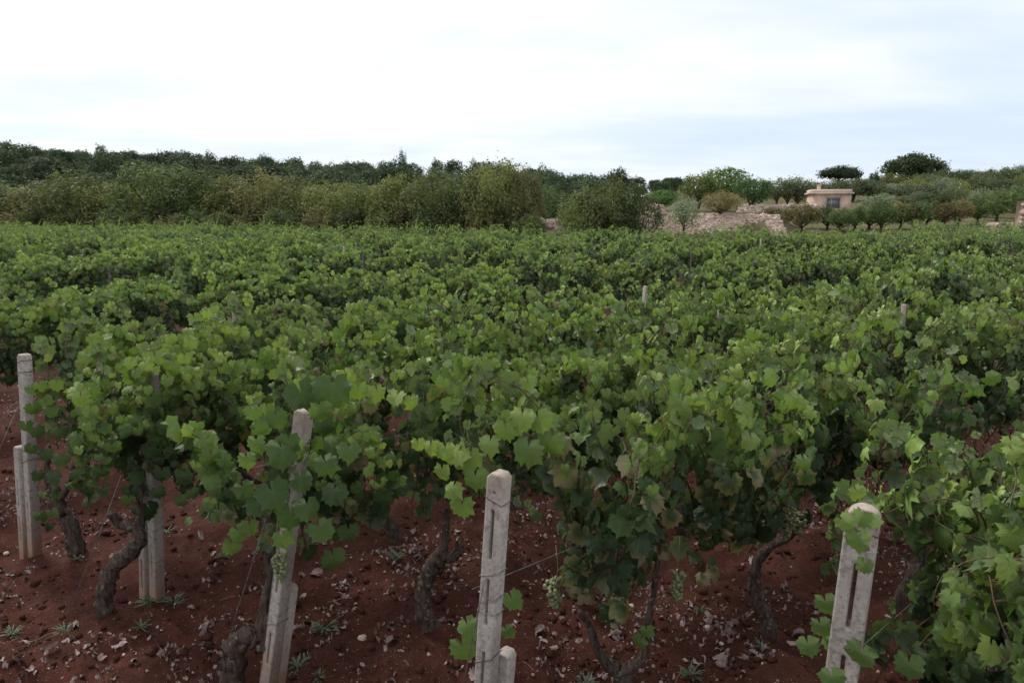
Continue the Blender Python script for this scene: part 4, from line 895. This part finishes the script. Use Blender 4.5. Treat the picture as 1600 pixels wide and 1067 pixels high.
for i, (u_, tv, w_, y_) in enumerate(ORCHARD):
    c_ = (0.16, 0.148, 0.066) if i in (0, 1, 7) else ((0.130, 0.108, 0.052) if i in (10, 11) else (0.082, 0.122, 0.046))
    w0 = 'brownish' if i in (0, 1, 7) else ('rusty' if i in (10, 11) else 'dark green')
    px_tree(ORCH, i, u_ + rr.normal() * 4, y_ + rr.normal() * 1.5, tv + (9 if i in (2, 3, 4, 5) else 1) + rr.normal() * 2, w_ * rr.uniform(1.0, 1.4), 2.7, 3.0, c_, f'{w0} orchard tree with bare trunk, {(ORD + ["thirteenth", "fourteenth", "fifteenth", "sixteenth"])[i]} from the stone bank', 'orchard trees in a row below the house', 'orchard_tree', .86)

# ------------------------------------------------------------------ dry stone walls and the bank
def stone_field(pts_fn, n, rng, s0, s1):
    Vs, Fs, Ts, o = [], [], [], 0
    B, BF, _ = (*box(0, 0, -.5, 1, 1, 1), 0)
    for i in range(n):
        p, s = pts_fn(rng), rng.uniform(s0, s1)
        w = (B + rng.normal(size=B.shape) * .09) * np.array([s * rng.uniform(.8, 1.6), s, s * rng.uniform(.6, 1.0)])
        R = np.array(Matrix.Rotation(rng.normal() * .35, 3, 'Z') @ Matrix.Rotation(rng.normal() * .25, 3, 'X') @ Matrix.Rotation(rng.normal() * .25, 3, 'Y'))
        Vs.append(w @ R.T + p); Fs += [tuple(i_ + o for i_ in f) for f in BF]; o += 8; Ts.append(np.full((8, 3), np.clip(rng.normal(.5, .28), -.1, 1)))
    return mesh_from('stones', np.vstack(Vs), Fs, False, tint=np.vstack(Ts), mats=[STONE])
sr = np.random.default_rng(61)
def wall(label, u0, u1, y0, y1, top0, top1, bot, n, s0, s1, lean):
    root = thing('stone_wall', label, 'wall', (0, 0, 0)); root['kind'] = 'thing'
    def fn(r):
        t = r.random(); u = u0 + (u1 - u0) * t; y = y0 + (y1 - y0) * t; zt = CAM_H + (330 - (top0 + (top1 - top0) * t + r.normal() * 1.0)) * y / F_PX; zb = CAM_H + (330 - bot) * y / F_PX
        h = r.random(); z = zb + (zt - zb) * h; return np.array([(u - 800) / F_PX * y, y + lean * h + r.uniform(0, .25), z])
    o = link('stones', stone_field(fn, n, sr, s0, s1), root); o['kind'] = 'stuff'
    # rubble core so that no light shows between the stones
    V = []; K = 12
    for k in range(K + 1):
        t = k / K; u = u0 + (u1 - u0) * t; y = y0 + (y1 - y0) * t; x = (u - 800) / F_PX * y; zt = CAM_H + (331.5 - (top0 + (top1 - top0) * t)) * y / F_PX; zb = CAM_H + (330 - bot) * y / F_PX - .3
        V += [(x, y + .18, zb), (x, y + lean + .18, zt), (x, y + lean + .9, zt), (x, y + lean + .9, zb)]
    F = [(4 * k + a, 4 * k + 4 + a, 4 * k + 4 + (a + 1) % 4, 4 * k + (a + 1) % 4)[::-1] for k in range(K) for a in range(4)] + [(0, 1, 2, 3), (4 * K + 3, 4 * K + 2, 4 * K + 1, 4 * K)]
    link('rubble_core', mesh_from('rubble_core', np.array(V), F, False, tint=np.full((len(V), 3), .35), mats=[STONE]), root)
wall('long pinkish dry stone bank between the almonds and the orchard row', 1022, 1228, 43.5, 44.5, 335, 337, 372, 5200, .08, .19, 1.9)
wall('square block of pale stones at the left end of the bank', 1012, 1030, 45.2, 45.2, 322, 322, 345, 160, .18, .34, .1)
wall('upper dry stone wall left of the flat-roofed house', 1152, 1275, 60, 62, 324, 321, 338, 700, .16, .32, .5)
wall('short piece of pale wall seen in the gap of the almond belt', 846, 874, 40.5, 40.5, 344, 344, 366, 160, .14, .28, .3)
wall('low pale wall glimpsed under the three almonds', 925, 1020, 41, 42.5, 344, 336, 370, 420, .14, .28, .4)
wall('rough stone pier cut off by the right edge of the picture', 1589, 1680, 52, 52, 316, 316, 372, 420, .18, .36, .1)
wall('low heap of stones under the right end of the orchard', 1540, 1578, 56, 56, 349, 349, 362, 90, .16, .3, .3)

# ------------------------------------------------------------------ the flat-roofed house
def stucco(name, c0, c1): return plain(name, c0, c1, 1.6, .9, .3, .02)
ST = stucco('pink_stucco', (0.50, 0.36, 0.285), (0.60, 0.46, 0.375)); ST2 = stucco('pale_cornice', (0.56, 0.44, 0.375), (0.66, 0.54, 0.47))
m = Mat('window_glass', 0.12, 0.5); m.color(m.ramp(m.noise(2, 2), [(0.3, (0.10, 0.115, 0.13)), (0.7, (0.17, 0.19, 0.20))])); GLASS = m.m
m = Mat('window_frame', 0.6, 0.3); m.color(m.ramp(m.noise(5, 2), [(0.3, (0.34, 0.32, 0.31)), (0.7, (0.44, 0.42, 0.41))])); FRAME = m.m
hy = 85.0; hx = (1289 - 800) / F_PX * hy; hz = 1.7; sc = hy / F_PX
house = thing('house', 'small flat-roofed pink house among the trees on the right', 'house', (hx, hy, hz), math.radians(-16))
hw, hd, hh = 4.3, 5.0, 2.4 + (330 - 304) * sc - hz
def hpart(name, parts, mat, parent=house): v, f = join(parts); return link(name, mesh_from(name, v, f, False, mats=[mat]), parent)
# front wall with a real opening for the window
wx0, wx1, wz0, wz1 = -.55, 1.05, hh - 1.75, hh - .50
hpart('wall', [box((-hw / 2 + wx0) / 2, .12, -.6, wx0 + hw / 2, .24, hh + .6), box((wx1 + hw / 2) / 2, .12, -.6, hw / 2 - wx1, .24, hh + .6), box((wx0 + wx1) / 2, .12, -.6, wx1 - wx0, .24, wz0 + .6), box((wx0 + wx1) / 2, .12, wz1, wx1 - wx0, .24, hh - wz1),
               box(-hw / 2 + .12, .24 + (hd - .24) / 2, -.6, .24, hd - .24, hh + .6), box(hw / 2 - .12, .24 + (hd - .24) / 2, -.6, .24, hd - .24, hh + .6), box(0, hd - .12, -.6, hw - .48, .24, hh + .6)], ST)
roof = hpart('roof', [box(0, hd / 2, hh, hw + .56, hd + .56, .16), box(0, -.02 + .1, hh + .16, hw + .12, .2, .36), box(0, hd - .08, hh + .16, hw + .12, .2, .36), box(-hw / 2 + .04, hd / 2, hh + .16, .2, hd - .36, .36), box(hw / 2 - .04, hd / 2, hh + .16, .2, hd - .36, .36)], ST2)
hpart('chimney', [box(-hw / 2 + .9, 1.6, hh + .16, .36, .36, .85), box(-hw / 2 + .9, 1.6, hh + 1.01, .46, .46, .10)], ST2, roof)
wf = hpart('window', [box(wx0 + .04, .10, wz0, .08, .1, wz1 - wz0), box(wx1 - .04, .10, wz0, .08, .1, wz1 - wz0), box((wx0 + wx1) / 2, .10, wz1 - .08, wx1 - wx0 - .16, .1, .08), box((wx0 + wx1) / 2, .10, wz0, wx1 - wx0 - .16, .1, .08), box((wx0 + wx1) / 2 - .2, .10, wz0 + .08, .07, .09, wz1 - wz0 - .16)], FRAME)
hpart('pane', [box((wx0 + wx1) / 2, .12, wz0 + .06, wx1 - wx0 - .12, .02, wz1 - wz0 - .12)], GLASS, wf)
hpart('cornice', [box(0, -.05, hh - .12, hw + .1, .1, .12)], ST2)
print('tris', sum(len(m_.polygons) for m_ in bpy.data.meshes), 'objs', len(bpy.data.objects))
